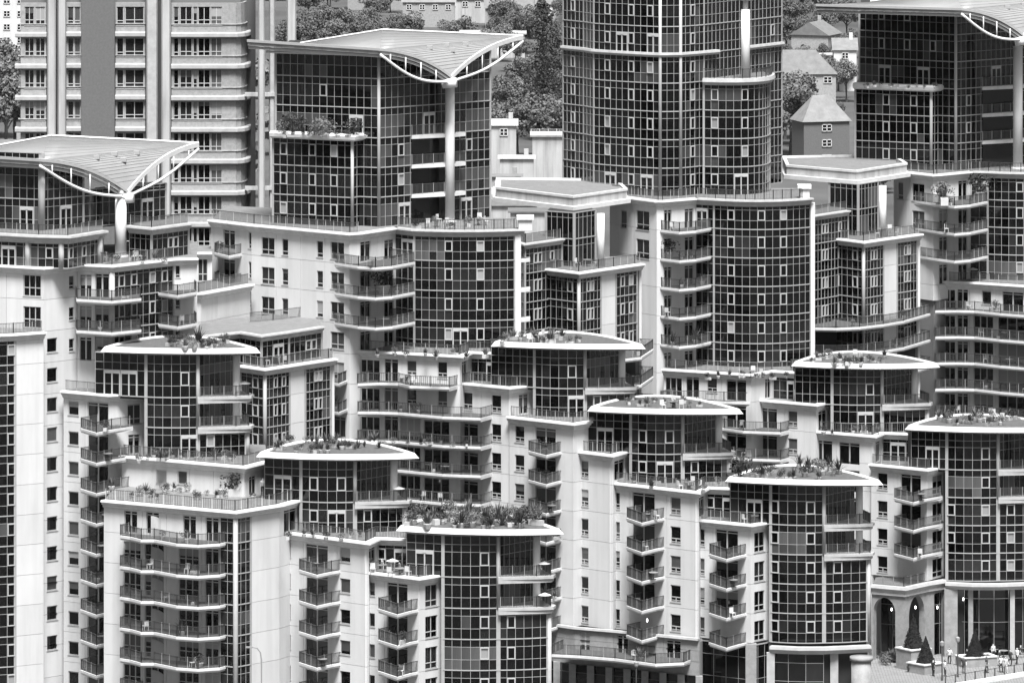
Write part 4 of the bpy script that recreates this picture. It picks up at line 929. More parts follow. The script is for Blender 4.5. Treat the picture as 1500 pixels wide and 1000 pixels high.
house(780, 1120, 13, 12, 12.4, 12.7, 'low white flat roof with curved canopy', wallm='concrete', roofm='slatelight', rows=0)
house(745, 1080, 9, 10, 14.6, 15.0, 'grey flat roofed shed below the plant rooms', wallm='concrete', roofm='slate', rows=0)
house(738, 1240, 4.5, 6, 14.0, 15.0, 'small white barrel roof next to dark foliage', wallm='concrete', roofm='slatelight', rows=1, cols=1)
b = MB(); a0 = PX(778, 1234); a1 = PX(828, 1234)
q = bpy.data.objects.new
rl = thing('roof_rail', 'white guard rail along wide white roof block', 'railing', (a0[0], a0[1], GZ+12.4)); railing(rl, [a0, a1], GZ+12.45, 1.1, 1.5, 2, 'tube', 'tube', .05)

house(790, 1060, 9, 6, 15.4, 15.6, 'dark roofed shed with skylight just behind the canopied stair tower', wallm='concrete', roofm='slate', rows=0)
house(742, 1165, 5, 5, 11.5, 11.8, 'little dark plant room between pale roofs', wallm='brick', roofm='slate', rows=1, cols=2)
# ---- trees
def blob_leaves(rng, n, fn, size):
    b = MB()
    for _ in range(n):
        c, nn = fn(rng); u = Vector((rng.gauss(0, 1), rng.gauss(0, 1), rng.gauss(0, 1))).normalized(); d = (Vector(nn)+u*.9).normalized()
        t = d.orthogonal().normalized(); s_ = d.cross(t); a = rng.uniform(0, 6.28); e1 = (t*cos(a)+s_*sin(a))*size*rng.uniform(.6, 1.3); e2 = (s_*cos(a)-t*sin(a))*size*rng.uniform(.4, .9); c = Vector(c)
        b.add([c-e1, c-e2*.8, c+e1, c+e2], [(0, 1, 2, 3)])
    return b
TV = []
def tree_proto(seed, kind):
    rng = random.Random(seed); 
    H = {'oak': 12, 'poplar': 28, 'wide': 10}[kind]; b = MB()
    cl = []
    if kind == 'poplar':
        for i in range(34): 
            t = (i+.5)/34; z = 2.5+t*(H-3); r_ = 2.9*sin(pi*min(1, .12+t*.86))**.7; a = rng.uniform(0, 6.28); cl.append((cos(a)*r_*.5, sin(a)*r_*.5, z, r_*.75+.5))
    else:
        W = 4.8 if kind == 'oak' else 5.8
        for i in range(26):
            a = rng.uniform(0, 6.28); el_ = rng.uniform(-.35, 1.4); rr = W*rng.uniform(.35, .95)
            cl.append((cos(a)*cos(el_)*rr, sin(a)*cos(el_)*rr, H*.55+sin(el_)*rr*(.85 if kind == 'oak' else .6), rng.uniform(1.1, 2.0)))
    def fn(r_):
        x, y, z, q = r_.choice(cl); n_ = Vector((r_.gauss(0, 1), r_.gauss(0, 1), r_.gauss(0, 1))).normalized(); k = q*r_.uniform(.7, 1.05)
        return (x+n_.x*k, y+n_.y*k, z+n_.z*k*.8), n_
    cm = blob_leaves(rng, 5200, fn, .29)
    tr = MB(); tr.tube([(0, 0, 0), (.1, 0, H*.3), (0, .1, H*.6)], [.35, .25, .1], 8)
    for x, y, z, q in cl[::4]: tr.tube([(0, 0, min(z*.55, H*.4)), (x*.5, y*.5, z*.8), (x, y, z)], [.15, .08, .03], 5)
    return cm.mesh('crown', {'poplar': 'leafdark', 'oak': 'leaf', 'wide': 'leaf'}[kind]), tr.mesh('trunk', 'bark')
protos = {('oak', i): tree_proto(10+i, 'oak') for i in range(3)}
protos.update({('wide', i): tree_proto(30+i, 'wide') for i in range(2)}); protos[('poplar', 0)] = tree_proto(50, 'poplar')
def tree(px, Y, kind, s_, label, group=None, v=None, zg=GZ-.3):
    x = (px-750)*Y/F; k = (kind, v if v is not None else R.randrange(len([1 for q in protos if q[0] == kind])))
    B = thing('tree', label, 'tree', (x, Y, zg), group); B.scale = (s_, s_, s_*R.uniform(.9, 1.1)); B.rotation_euler = (0, 0, R.uniform(0, 6.28))
    for nm, me in zip(('crown', 'trunk'), protos[k]):
        o = bpy.data.objects.new(nm, me); COL.objects.link(o); o.parent = B
tree(795, 1372, 'poplar', 1.08, 'tall dark poplar standing over the low white roofs')
for Y, lab in ((1845, 'hazy tree of the farthest row behind butterfly roof'), (1790, 'tree just before the farthest row behind butterfly roof'), (1735, 'tree of the middle of the wood behind butterfly roof'), (1680, 'tree in front of the arched dormers behind butterfly roof'), (1625, 'nearer wood tree behind butterfly roof'), (1570, 'wood tree close behind the butterfly roof'), (1515, 'wood tree closest behind butterfly roof')):
    for i in range(10):
        px = 425+405*(i+R.uniform(.1, .9))/10
        if Y < 1800 and 585 < px < 672: 
            if R.random() < .75: continue
        if 672 < px < 775 and R.random() < .4: continue
        tree(px, Y+R.uniform(-25, 25), R.choice(['oak', 'wide']), R.uniform(.65, 1.05), lab, lab.replace('tree', 'trees', 1))
for px, Y, s_, k in ((758, 1335, 1.25, 'wide'), (790, 1320, 1.3, 'oak'), (815, 1330, 1.2, 'wide'), (745, 1400, 1.1, 'oak'), (768, 1410, 1.0, 'wide'), (824, 1420, 1.05, 'oak'), (770, 1480, .9, 'oak'), (818, 1500, .95, 'wide')):
    tree(px, Y, k, s_, ('dense round tree hiding the foot of the poplar' if Y < 1400 else 'dense tree just behind the poplar' if Y < 1450 else 'tall tree well behind the poplar'), 'dense trees around the poplar')
for px, Y, s_ in ((1158, 1340, 1.35), (1170, 1330, 1.2), (1150, 1375, 1.2), (1163, 1360, 1.4), (1180, 1380, .8)): tree(px, Y, 'oak', s_, 'dark tree beside the hipped brick house', 'trees beside the hipped house')
for px, Y, s_ in ((1152, 1600, .9), (1168, 1620, .9), (1185, 1600, .8), (1200, 1640, .8), (1152, 1740, .9), (1240, 1660, .9), (1247, 1600, .7), (1205, 1560, .6), (1178, 1470, .7), (1205, 1410, .6), (1222, 1395, .55), (1215, 1480, .75), (1240, 1470, .8), (1228, 1500, .8), (1150, 1520, .8), (1170, 1540, .8), (1190, 1520, .7), (1160, 1680, .9), (1180, 1720, .9), (1200, 1700, .9), (1225, 1740, 1.), (1245, 1760, 1.), (1155, 1800, 1.), (1215, 1850, 1.), (1172, 1900, 1.), (1150, 1960, 1.), (1230, 1960, 1.), (1195, 1980, 1.1)):
    tree(px, Y, R.choice(['oak', 'wide']), s_, ('garden tree close behind the hipped brick house' if Y < 1500 else 'garden tree around the white flat-roofed shed' if Y < 1660 else 'garden tree near the far white house'), 'garden trees among the houses')
for px, Y, s_ in ((8, 1330, 1.5), (22, 1350, 1.4), (-5, 1380, 1.6), (28, 1420, 1.4), (12, 1450, 1.4)): tree(px, Y, 'oak', s_, 'shaded tree at the left edge behind brick tower', 'trees left of the brick tower')

# the rest of the wood, outside the gaps between the towers: one mass
wm = MB(); rw = random.Random(99)
for k in range(330):
    px, Y = rw.uniform(-420, 1950), rw.uniform(1240, 2150)
    if any(a < px < b for a, b in ((405, 850), (1125, 1275), (-30, 55))) and Y < 1900: continue
    x = (px-750)*Y/F; h = rw.uniform(7, 13); r_ = h*rw.uniform(.32, .45)
    wm.tube([(x, Y, GZ-.3), (x, Y, GZ+h*.5)], [.3, .15], 5, False)
    for q in range(170):
        n_ = Vector((rw.gauss(0, 1), rw.gauss(0, 1), rw.gauss(0, 1))).normalized(); c = Vector((x+n_.x*r_*rw.uniform(.6, 1), Y+n_.y*r_*rw.uniform(.6, 1), GZ+h*.62+n_.z*h*.36*rw.uniform(.6, 1.05)))
        d = (n_+Vector((rw.gauss(0, .6), rw.gauss(0, .6), rw.gauss(0, .6)))).normalized(); t_ = d.orthogonal().normalized()*rw.uniform(.6, 1.2); u_ = d.cross(t_)*.8
        wm.add([c-t_, c-u_, c+t_, c+u_], [(0, 1, 2, 3)])
o = wm.build('woodland', 'leaf'); o['kind'] = 'stuff'; tag(o, 'mass of trees covering the ground far behind the towers', 'woodland')
# ================================================================ PLAZA
pz = MB(); pz.prism([G(1265, 1120, GZ), G(1700, 1120, GZ), (90, 790), (30, 790)], 1.2, GZ); structure(pz.build('plaza_paving', 'paving'))
def arch_wall(B, A, C, z0, z1, arches, mt='stone', th=.7, name='arch'):
    L = hypot(C[0]-A[0], C[1]-A[1]); n = nrm(A, C); N = 48; b = MB()
    def zb(u):
        for a, c, zs, zt in arches:
            if a*L < u < c*L: t = (u/L-(a+c)/2)/((c-a)/2); return zs+(zt-zs)*sqrt(max(0, 1-t*t))
        return z0
    us = sorted({L*i/N for i in range(N+1)} | {L*k+e for a in arches for k in a[:2] for e in (-.01, .01)})
    for u0, u1 in zip(us, us[1:]):
        p, q = lerp(A, C, u0/L), lerp(A, C, u1/L); i = lambda r_: (r_[0]-n[0]*th, r_[1]-n[1]*th)
        b.hexa([(*p, zb(u0)), (*q, zb(u1)), (*i(q), zb(u1)), (*i(p), zb(u0))], [(*p, z1), (*q, z1), (*i(q), z1), (*i(p), z1)])
    return b.build(name, mt, B)
ap = PL([(1277, 856), (1325, 860), (1357, 853), (1389, 848)], 10.45)
AR = thing('stone_arcade', 'stone arcade with round arches below white corner block', 'building', (ap[1][0], ap[1][1], GZ))
for i, ar in ((0, [(.05, .72, 7.6, 9.2)]), (1, [(.2, .92, 7.2, 9.3)]), (2, [(.35, .82, 9.0, 9.2)])): arch_wall(AR, ap[i], ap[i+1], GZ-.1, 10.2, ar, 'greystone')
MB().sweep(ap, [(-.3, 10.5), (.35, 10.5), (.45, 10.2), (.2, 9.8), (.2, 9.5), (-.3, 9.5)]).build('cornice', 'stone', AR)
deck(AR, ap, 10.3, 6); railing(AR, offs(ap[:3], -.2), 10.45, bar=.12)
ac = offs(ap, -5); MB().prism(ac+[(ac[-1][0]+1, ac[-1][1]+6), (ac[0][0], ac[0][1]+6)], GZ, 10.).build('core', 'core', AR)
curtain(AR, offs(ap[:3], -2.2), [(GZ, 9.6, (.5, .8))], cw=1.2, tint=['g_dark'], mul='joint'); curtain(AR, offs(ap[2:], -.5), [(GZ, 9.2, (.5, .8))], cw=.9, tint=['g_dark'])  # first: dark glazing added behind the arches to deepen the shade inside
e = PL([(1387, 851), (1425, 853), (1465, 853), (1545, 850)], 10.45)
SH = thing('shop_front', 'cafe front with dark glazing under the stone ledge by plaza', 'building', (e[1][0], e[1][1], GZ))
MB().sweep(e, [(-.3, 10.4), (.6, 10.4), (.65, 10.1), (.3, 9.7), (-.3, 9.7)]).build('ledge', 'stone', SH)
curtain(SH, offs(e, -1.2), [(GZ, 9.65, (.5, .85))], cw=1.6, tint=['g_dark', 'g_dark', 'g_mid'])
for px in (1393, 1422, 1483): a = G(px, 852, 10.45); MB().box(a[0]-(.7 if px < 1400 else .25), a[0]+(.7 if px < 1400 else .25), a[1]-.1, a[1]+.6, GZ, 9.7).build('pier', 'greystone' if px < 1430 else 'stone', SH)
MB().prism(offs(e, -1.6)+[(e[-1][0], e[-1][1]+9), (e[0][0], e[0][1]+9)], GZ-.2, 9.7).build('core', 'core', SH)
wl = PL([(1340, 962), (1440, 972)], GZ); wl = [G(1338, 946, GZ), G(1400, 955, GZ), G(1442, 957, GZ)]
o = MB().sweep(wl, [(-.2, GZ), (.2, GZ), (.2, GZ+1.6), (-.2, GZ+1.6)]).build('low_wall', 'white'); tag(o, 'low white plaza wall behind the cone trees', 'wall')
def cone_tree(px, py, h, r_, label, z0=None):
    rng = random.Random(px); GZ = (z0-.9) if z0 else 2.5; x, y = G(px, py, GZ+.9)
    B = thing('topiary_cone', label, 'tree', (x, y, GZ+.9), 'clipped cone trees on the plaza')
    def fn(q):
        t = q.random()**.6; a = q.uniform(0, 6.28); t = 1-t; k = r_*(1-t)*q.uniform(.85, 1.03); return (x+cos(a)*k, y+sin(a)*k, GZ+.95+t*h), (cos(a), sin(a), .35)
    blob_leaves(rng, 1500, fn, .09).build('crown', 'leafblack', B)
    MB().tube([(x, y, GZ+.9), (x, y, GZ+.9+h*.97)], [r_*.9, .02], 14).build('inner_foliage', 'leafblack', B); MB().cyl(x, y, .1, GZ+.5, GZ+1., 8).build('trunk', 'bark', B)
cone_tree(1338, 949, 3.6, 1.15, 'largest clipped cone tree, in front of round arch', 4.6); cone_tree(1356, 972, 2.9, 1.05, 'clipped cone tree in square stone planter'); cone_tree(1428, 962, 2.9, 1.05, 'clipped cone tree in long stone planter near people')
def planter(px, py, w_, d, label, h=.95, rot=.5):
    x, y = G(px, py, GZ); B = thing('stone_planter', label, 'planter', (x, y, GZ)); B.rotation_euler = (0, 0, rot)
    b = MB()
    for a in ((-w_/2, w_/2, -d/2, -d/2+.3), (-w_/2, w_/2, d/2-.3, d/2), (-w_/2, -w_/2+.3, -d/2+.3, d/2-.3), (w_/2-.3, w_/2, -d/2+.3, d/2-.3)): b.box(*a, 0, h)
    for nm, me in (('wall', b.mesh('wall', 'greystone')), ('soil', MB().box(-w_/2+.3, w_/2-.3, -d/2+.3, d/2-.3, 0, h-.12).mesh('soil', 'bark')), ('coping', MB().box(-w_/2-.1, w_/2+.1, -d/2-.1, -d/2+.35, h, h+.12).box(-w_/2-.1, w_/2+.1, d/2-.35, d/2+.1, h, h+.12).box(-w_/2-.1, -w_/2+.35, -d/2+.35, d/2-.35, h, h+.12).box(w_/2-.35, w_/2+.1, -d/2+.35, d/2-.35, h, h+.12).mesh('coping', 'trim'))):
        q = bpy.data.objects.new(nm, me); COL.objects.link(q); q.parent = B
planter(1355, 984, 2.6, 2.6, 'square stone planter with pale coping on the plaza', rot=.7); planter(1430, 974, 3.8, 2.2, 'long stone planter with pale coping on the plaza', rot=.35); planter(1338, 978.5, 2.6, 2.6, 'tall stone planter at the foot of the arcade pier', h=2.1, rot=.6)
def lamp_post(px, py, h, label, z=GZ):
    x, y = G(px, py, z); B = thing('lamp_post', label, 'street lamp', (x, y, z))
    MB().tube([(x, y, z), (x, y, z+.6), (x, y, z+h)], [.14, .08, .06], 10).build('pole', 'rail', B)
    MB().tube([(x, y, z+h), (x, y, z+h+.15), (x, y, z+h+.5), (x, y, z+h+.62)], [.08, .2, .24, .05], 10).build('lantern', 'railpost', B)
lamp_post(1380, 996, 3.5, 'slim black lamp post beside the square planter'); lamp_post(1403, 991, 3.6, 'slim black lamp post beside the long planter')
lamp_post(932, 1090, 7.6, 'black lamp post before the low terrace railing')
x, y = (383-750)*.0642, 642.
B = thing('street_lamp', 'tall thin street lamp with curved arm against the white wall', 'street lamp', (x, y, GZ))
zt = zat(947, y); MB().tube([(x, y, GZ), (x, y, zt-1.2), (x-.1, y, zt-.5), (x-.4, y, zt-.1), (x-.9, y, zt)], [.1, .07, .06, .06, .05], 8).build('pole', 'railpost', B); MB().box(x-1.5, x-.85, y-.12, y+.12, zt-.08, zt+.05).build('lamp_head', 'railpost', B)
# bollard rail along the quay edge
ra, rb = G(1385, 1004, GZ), G(1500, 985, GZ); RL = thing('quay_railing', 'low post railing along the edge of the plaza', 'railing', (*ra, GZ)); railing(RL, [ra, lerp(ra, rb, .5), rb, lerp(ra, rb, 1.3)], GZ, 1., 1.35, 9, 'rail', 'rail', .07)
MB().obox(ra, lerp(ra, rb, 1.3), .4, 1.6, GZ-.5, GZ+.25).build('kerb', 'trim', RL)
# ---- people: one continuous skinned figure each
def person_mesh(key, pose, shirt, trousers):
    J = {'hip': (0, 0, .95), 'chest': (0, 0, 1.32), 'neck': (0, 0, 1.5), 'head': (0, -.02, 1.66), 'top': (0, -.01, 1.76)}
    st = pose == 'sit'; wk = .16 if pose == 'walk' else .0
    V = [J['hip'], J['chest'], J['neck'], J['head'], J['top']]; Rd = [.15, .17, .07, .105, .07]; E = [(0, 1), (1, 2), (2, 3), (3, 4)]
    for s_ in (-1, 1):
        k = len(V); f = wk*s_
        V += [(s_*.2, 0, 1.43), (s_*.25, .02-f*.6, 1.15), (s_*.24, -.08-f*1.2, .92), (s_*.23, -.12-f*1.3, .82)]; Rd += [.07, .05, .04, .035]; E += [(1, k), (k, k+1), (k+1, k+2), (k+2, k+3)]
        k = len(V)
        if st: V += [(s_*.1, 0, .9), (s_*.12, -.42, .88), (s_*.12, -.44, .45), (s_*.12, -.6, .4)]
        else: V += [(s_*.1, 0, .88), (s_*.1, -f*.9-.03, .5), (s_*.1, f*.3+.04 if s_*wk < 0 else -f*.9, .08), (s_*.1, (f*.3 if s_*wk < 0 else -f*.9)-.16, .04)]
        Rd += [.1, .075, .055, .04]; E += [(0, k), (k, k+1), (k+1, k+2), (k+2, k+3)]
    if st: V = [(x, y, z-.43) for x, y, z in V]
    me = bpy.data.meshes.new('person'); me.from_pydata(V, E, []); o = bpy.data.objects.new('person_tmp', me); COL.objects.link(o)
    o.modifiers.new('k', 'SKIN'); o.modifiers.new('s', 'SUBSURF').levels = 1
    for v, r_ in zip(me.skin_vertices[0].data, Rd): v.radius = (r_, r_)
    me.skin_vertices[0].data[0].use_root = True
    ev = o.evaluated_get(bpy.context.evaluated_depsgraph_get()); m2 = bpy.data.meshes.new_from_object(ev); bpy.data.objects.remove(o)
    for n in (shirt, trousers, 'skin', 'darkcloth'): m2.materials.append(MAT[n])
    d = .43 if st else 0
    for p in m2.polygons:
        z = p.center.z+d; x = abs(p.center.x); p.material_index = 3 if z > 1.68 else 2 if z > 1.49 or (x > .17 and z < 1.2 and z > .75) else 0 if z > .95 else 1; p.use_smooth = True
    return m2
PM = {}
def person(px, py, pose, shirt, trousers, label, rz=0., z=GZ, group=None):
    k = (pose, shirt, trousers)
    if k not in PM: PM[k] = person_mesh(k, pose, shirt, trousers)
    o = bpy.data.objects.new('person', PM[k]); COL.objects.link(o); x, y = G(px, py, z); o.location = (x, y, z); o.rotation_euler = (0, 0, rz); return tag(o, label, 'person', group)
person(1466, 984, 'walk', 'cloth', 'darkcloth', 'person in white shirt walking beside the quay railing', .6); person(1473, 985, 'walk', 'cloth', 'cloth', 'person all in white walking beside another in dark trousers', .5)
person(1384, 990, 'walk', 'cloth', 'darkcloth', 'person in white top near the slim lamp post', 2.); person(1464, 975, 'stand', 'darkcloth', 'darkcloth', 'person in dark clothes at the end of long planter', 1.)
for i, (px, py, pz_, sh) in enumerate(((1440, 945, 'stand', 'cloth'), (1449, 947, 'sit', 'cloth'), (1456, 944, 'stand', 'darkcloth'), (1472, 946, 'stand', 'cloth'), (1474, 957, 'sit', 'cloth'), (1483, 959, 'sit', 'darkcloth'), (1490, 955, 'sit', 'cloth'), (1495, 962, 'sit', 'darkcloth'), (1488, 944, 'sit', 'cloth'))):
    if pz_ == 'sit': person(px, py, 'sit', sh, 'darkcloth', 'person in %s top sitting at a cafe table' % ('white' if sh == 'cloth' else 'dark'), i*1.1, GZ+.02, 'people at the cafe tables')
    else: person(px, py, 'stand', sh, 'darkcloth', 'person in %s top standing among cafe tables' % ('white' if sh == 'cloth' else 'dark'), i*1.3, GZ, 'people standing at the cafe')
person(385, 726, 'stand', 'cloth', 'darkcloth', 'person in white top standing on the roof terrace', 0, lv(3)+.05)

# ================================================================ furniture and planting
def cached(name, fn):
    if name not in WC: WC[name] = fn()
    return WC[name]
def chair_parts(m_='cloth'):
    return [('seat', MB().box(-.24, .24, -.24, .24, .42, .47).mesh('seat', m_)), ('backrest', MB().box(-.24, .24, .2, .25, .47, .95).mesh('backrest', m_))]+[('leg', MB().box(x-.025, x+.025, y-.025, y+.025, 0, .42).mesh('leg', m_)) for x in (-.2, .2) for y in (-.2, .2)]
def table_parts(m_='wood'):
    return [('tabletop', MB().cyl(0, 0, .5, .7, .74, 16).mesh('tabletop', m_)), ('pedestal', MB().cyl(0, 0, .04, 0, .7, 8).mesh('pedestal', 'rail')), ('base', MB().cyl(0, 0, .28, 0, .04, 12).mesh('base', 'rail'))]
def parasol_parts():
    b = MB(); n = 10; v = [(0, 0, 2.45)]+[(1.15*cos(i*2*pi/n), 1.15*sin(i*2*pi/n), 2.0) for i in range(n)]; b.add(v, [(0, 1+i, 1+(i+1) % n) for i in range(n)])
    return [('canopy', b.mesh('canopy', 'cloth')), ('pole', MB().cyl(0, 0, .03, 0, 2.45, 6).mesh('pole', 'railpost')), ('base', MB().cyl(0, 0, .25, 0, .06, 10).mesh('base', 'railpost'))]
def lounger_parts(): return [('seat', MB().box(-.3, .3, -.9, .3, .28, .36).mesh('seat', 'cloth')), ('backrest', MB().hexa([(-.3, .3, .28), (.3, .3, .28), (.3, .38, .28), (-.3, .38, .28)], [(-.3, .75, .85), (.3, .75, .85), (.3, .82, .8), (-.3, .82, .8)]).mesh('backrest', 'cloth'))]+[('leg', MB().box(x-.03, x+.03, y-.03, y+.03, 0, .28).mesh('leg', 'railpost')) for x in (-.26, .26) for y in (-.8, .3)]
def put(name, cat, parts, px, py, z, label, group=None, rz=None, s_=1.):
    ps = cached(('p', name), parts) if callable(parts) else parts
    x, y = G(px, py, z); B = thing(name, label, cat, (x, y, z), group); B.rotation_euler = (0, 0, R.uniform(0, 6.28) if rz is None else rz); B.scale = (s_,)*3
    for nm, me in ps: o = bpy.data.objects.new(nm, me); COL.objects.link(o); o.parent = B
    return B
def bush_parts(seed, n=260, m_='leaf', h=.5):
    rng = random.Random(seed)
    cl = [(rng.uniform(-.3, .3), rng.uniform(-.3, .3), .35+rng.uniform(-.1, .3)*h*2, rng.uniform(.18, .34)) for _ in range(9)]
    def fn(r_):
        x, y, z, q = r_.choice(cl); n_ = Vector((r_.gauss(0, 1), r_.gauss(0, 1), r_.gauss(0, 1))).normalized(); return (x+n_.x*q, y+n_.y*q, max(.05, z+n_.z*q)), n_
    return blob_leaves(rng, n, fn, .07).mesh('foliage', m_)
def spiky(seed, n=46, L=1., m_='leafdark', up=.5):
    rng = random.Random(seed); b = MB()
    for _ in range(n):
        a = rng.uniform(0, 6.28); e_ = rng.uniform(up*.4, 1.45); l = L*rng.uniform(.6, 1.1); d = Vector((cos(a)*cos(e_), sin(a)*cos(e_), sin(e_))); t = Vector((-sin(a), cos(a), 0))*.045
        p = d*l*.5+Vector((0, 0, .1)); q = d*l+Vector((0, 0, .1-l*.12*cos(e_)))
        b.add([t*.6, p+t, q, p-t, -t*.6], [(0, 1, 2, 3, 4)])
    return b.mesh('leaves', m_)
BV = [bush_parts(i, m_=m_) for i, m_ in enumerate(['leaf', 'leafdark', 'leafdark', 'leaflight', 'leafdark'])]
SV = [spiky(i, m_=m_, L=l, up=u_) for i, (m_, l, u_) in enumerate((('leafdark', 1.1, .5), ('leaf', .9, 1.6), ('leaflight', .9, 1.8), ('leaf', 1.3, .9)))]
potm = MB().tube([(0, 0, 0), (0, 0, .3), (0, 0, .34)], [.18, .27, .25], 10).mesh('pot', 'pot')
troughm = MB().box(-.5, .5, -.18, .18, 0, .34).mesh('trough', 'pot')
def plant(px, py, z, s_, label, group, kind='bush', v=None, pot=True):
    me = (BV[v if v is not None else R.randrange(5)] if kind == 'bush' else SV[v if v is not None else R.randrange(4)])
    x, y = G(px, py, z); B = thing('potted_shrub' if kind == 'bush' else 'spiky_plant', label, 'plant', (x, y, z), group); B.rotation_euler = (0, 0, R.uniform(0, 6.28)); B.scale = (s_, s_, s_)
    o = bpy.data.objects.new('foliage' if kind == 'bush' else 'leaves', me); COL.objects.link(o); o.parent = B; o.location = (0, 0, .2 if pot else 0.)
    if pot: q = bpy.data.objects.new('pot', potm if R.random() < .6 else troughm); COL.objects.link(q); q.parent = B
def rowof(n, x0, x1, y0, y1, z, s0, s1, label, group, kinds=('bush', 'bush', 'spiky'), pot=True):
    for i in range(n): plant(x0+(x1-x0)*(i+R.uniform(.2, .8))/n, R.uniform(y0, y1), z, R.uniform(s0, s1), label, group, R.choice(kinds), pot=pot)
D_ = .36
rowof(44, 597, 792, 755, 775, hz+D_, .8, 1.6, 'leafy or spiky plant in the dense rooftop garden on lowest lens roof', 'plants of the dense roof garden')
for px, py, s_ in ((690, 768, 1.4), (712, 769, 1.6), (735, 769, 1.4), (755, 768, 1.2)): plant(px, py, hz+D_, s_, 'big tufted grass clump in the dense rooftop garden', 'grass clumps in the roof garden', 'spiky', 3, False)
for px, py, s_ in ((768, 765, 1.9), (776, 763, 1.8), (782, 766, 1.4)): plant(px, py, hz+D_, s_, 'big dark bush at the pointed end of the dense rooftop garden', 'dark bushes at the roof garden end', 'bush', 1, False)
rowof(16, 402, 520, 648, 664, fz+D_, .6, 1.1, 'low shrub on the long lens roof of dry grasses', 'shrubs on the long lens roof'); rowof(14, 455, 560, 646, 658, fz+D_, .7, 1., 'dry upright grass on the long lens roof', 'grasses on the long lens roof', ('spiky',), False)
plant(290, 510, dz+D_, 1.7, 'large spiky dark palm on the lens roof of glass block', None, 'spiky', 0); rowof(12, 245, 335, 502, 513, dz+D_, .6, 1.2, 'low green plant around the spiky palm on lens roof', 'plants around the palm')
rowof(12, 730, 850, 494, 505, z4+D_, .7, 1.3, 'roof plant on the lens roof by the tower drum', 'plants on the drum-side lens roof'); rowof(9, 915, 1030, 588, 600, z5+D_, .5, 1., 'small pot plant on lens roof above white-flower terrace', 'plants above the flower terrace')
plant(1080, 699, z6+D_, 2.6, 'big round dark bush at the left end of bushy lens roof', None, 'bush', 1, False); rowof(18, 1100, 1232, 684, 703, z6+D_, .8, 1.5, 'leafy bush on the bushy lens roof over the shops', 'bushes on the bushy lens roof')
rowof(14, 1185, 1300, 525, 535, z7+D_, .6, 1.1, 'rooftop shrub on lens roof before the curved balcony bands', 'shrubs before the balcony bands'); rowof(14, 1370, 1495, 612, 626, z8+D_, .7, 1.3, 'rooftop shrub on the lens roof above plaza cafe', 'shrubs above the cafe')
rowof(22, 190, 385, 716, 733, lv(3)+.06, .5, 1., 'terrace plant along the railing above wavy balconies', 'plants above the wavy balconies'); plant(337, 727, lv(3)+.06, 2.2, 'round dark bush in a pot above the wavy balconies', None, 'bush', 1); plant(277, 716, lv(3)+.06, 1.5, 'small pale palm by the frosted penthouse windows', None, 'spiky', 2)
rowof(16, 200, 350, 664, 678, lv(2)+.06, .5, .9, 'low planting along the penthouse roof railing', 'penthouse roof planting')
for px, py, s_, v in ((422, 194, 2.6, 1), (432, 195, 2.2, 1), (517, 200, 2.2, 1), (413, 195, 1.6, 0)): plant(px, py, ZB+3*UH+.25, s_, 'dark clipped bush on the bay roof of butterfly tower', 'dark bushes on the bay roof', 'bush', v, False)
for px, py, s_ in ((468, 198, 2.), (476, 199, 2.2), (460, 198, 1.3)): plant(px, py, ZB+3*UH+.25, s_, 'pale feathery shrub between the dark bay-roof bushes', 'pale shrubs on the bay roof', 'bush', 3, False)
rowof(10, 408, 540, 197, 202, ZB+3*UH+.25, .5, .9, 'small edging plant on the bay roof', 'edging plants on the bay roof')
rowof(10, 1262, 1385, 125, 132, ZB+3*UH+.25, .4, .8, 'small pot plant on bay roof of the dark wing-roofed tower', 'plants on the dark bay roof')
rowof(8, 545, 720, 520, 528, lv(0)+.06, .6, 1.1, 'terrace plant at the foot of the drum', 'plants at the drum foot'); rowof(8, 1030, 1160, 551, 556, lv(2)+.06, .5, .9, 'terrace plant beside the tall tower drum', 'plants at the tall drum foot')
rowof(8, 925, 1060, 705, 722, lv(4)+.06, .5, 1., 'potted plant on the white-flower terrace', 'plants on the flower terrace'); rowof(6, 1200, 1290, 622, 638, lv(4)+.06, .5, 1., 'potted shrub on terrace beside two white chairs', 'shrubs near the white chairs')
rowof(7, 415, 540, 785, 794, lv(4)+.06, .5, .9, 'potted plant along the glass-backed terrace rail', 'plants on the railed terrace')
rowof(7, 550, 720, 327, 336, ZB+.06, .6, 1.1, 'potted plant on the terrace at the butterfly tower foot', 'plants at the butterfly tower foot'); rowof(6, 150, 255, 376, 388, ZB+.06, .5, .9, 'potted plant on the chair terrace', 'plants on the chair terrace')
for px, py in ((152, 383), (196, 382), (204, 381), (246, 375)): put('metal_chair', 'chair', chair_parts, px, py, ZB+.06, 'white chair on the terrace beside the white column', 'white chairs by the column')
for px, py in ((1169, 587), (1180, 588)): put('metal_chair', 'chair', chair_parts, px, py, lv(2)+.06-FH, 'white chair on the small corner roof', 'pair of white chairs', rz=.4, s_=1.3)
SETS = [(640, 332, ZB, 'table on terrace at the butterfly tower column'), (700, 330, ZB, 'table on terrace near the drum pier'), (790, 501, z4+D_-.06, 'table on the drum-side lens roof'), (1010, 716, lv(4), 'table on the white-flower terrace'), (1100, 553, lv(2), 'table on the tall drum terrace'), (1250, 529, z7+D_-.06, 'table on the lens roof before balcony bands'), (1455, 617, z8+D_-.06, 'table on the lens roof above the cafe'), (585, 843, lv(5), 'table on the awning terrace'), (560, 838, lv(5), 'table beside the terrace door of low white block'), (1105, 765, lv(5), 'table on terrace against the dark glass corner'), (405, 533, lv(0), 'table on stair block terrace'), (860, 390, 43.1, 'table on canopied stair terrace'), (1300, 346, 43.1, 'table at foot of the canopy column'), (985, 598, z5+D_-.06, 'table on lens roof over flower terrace')]
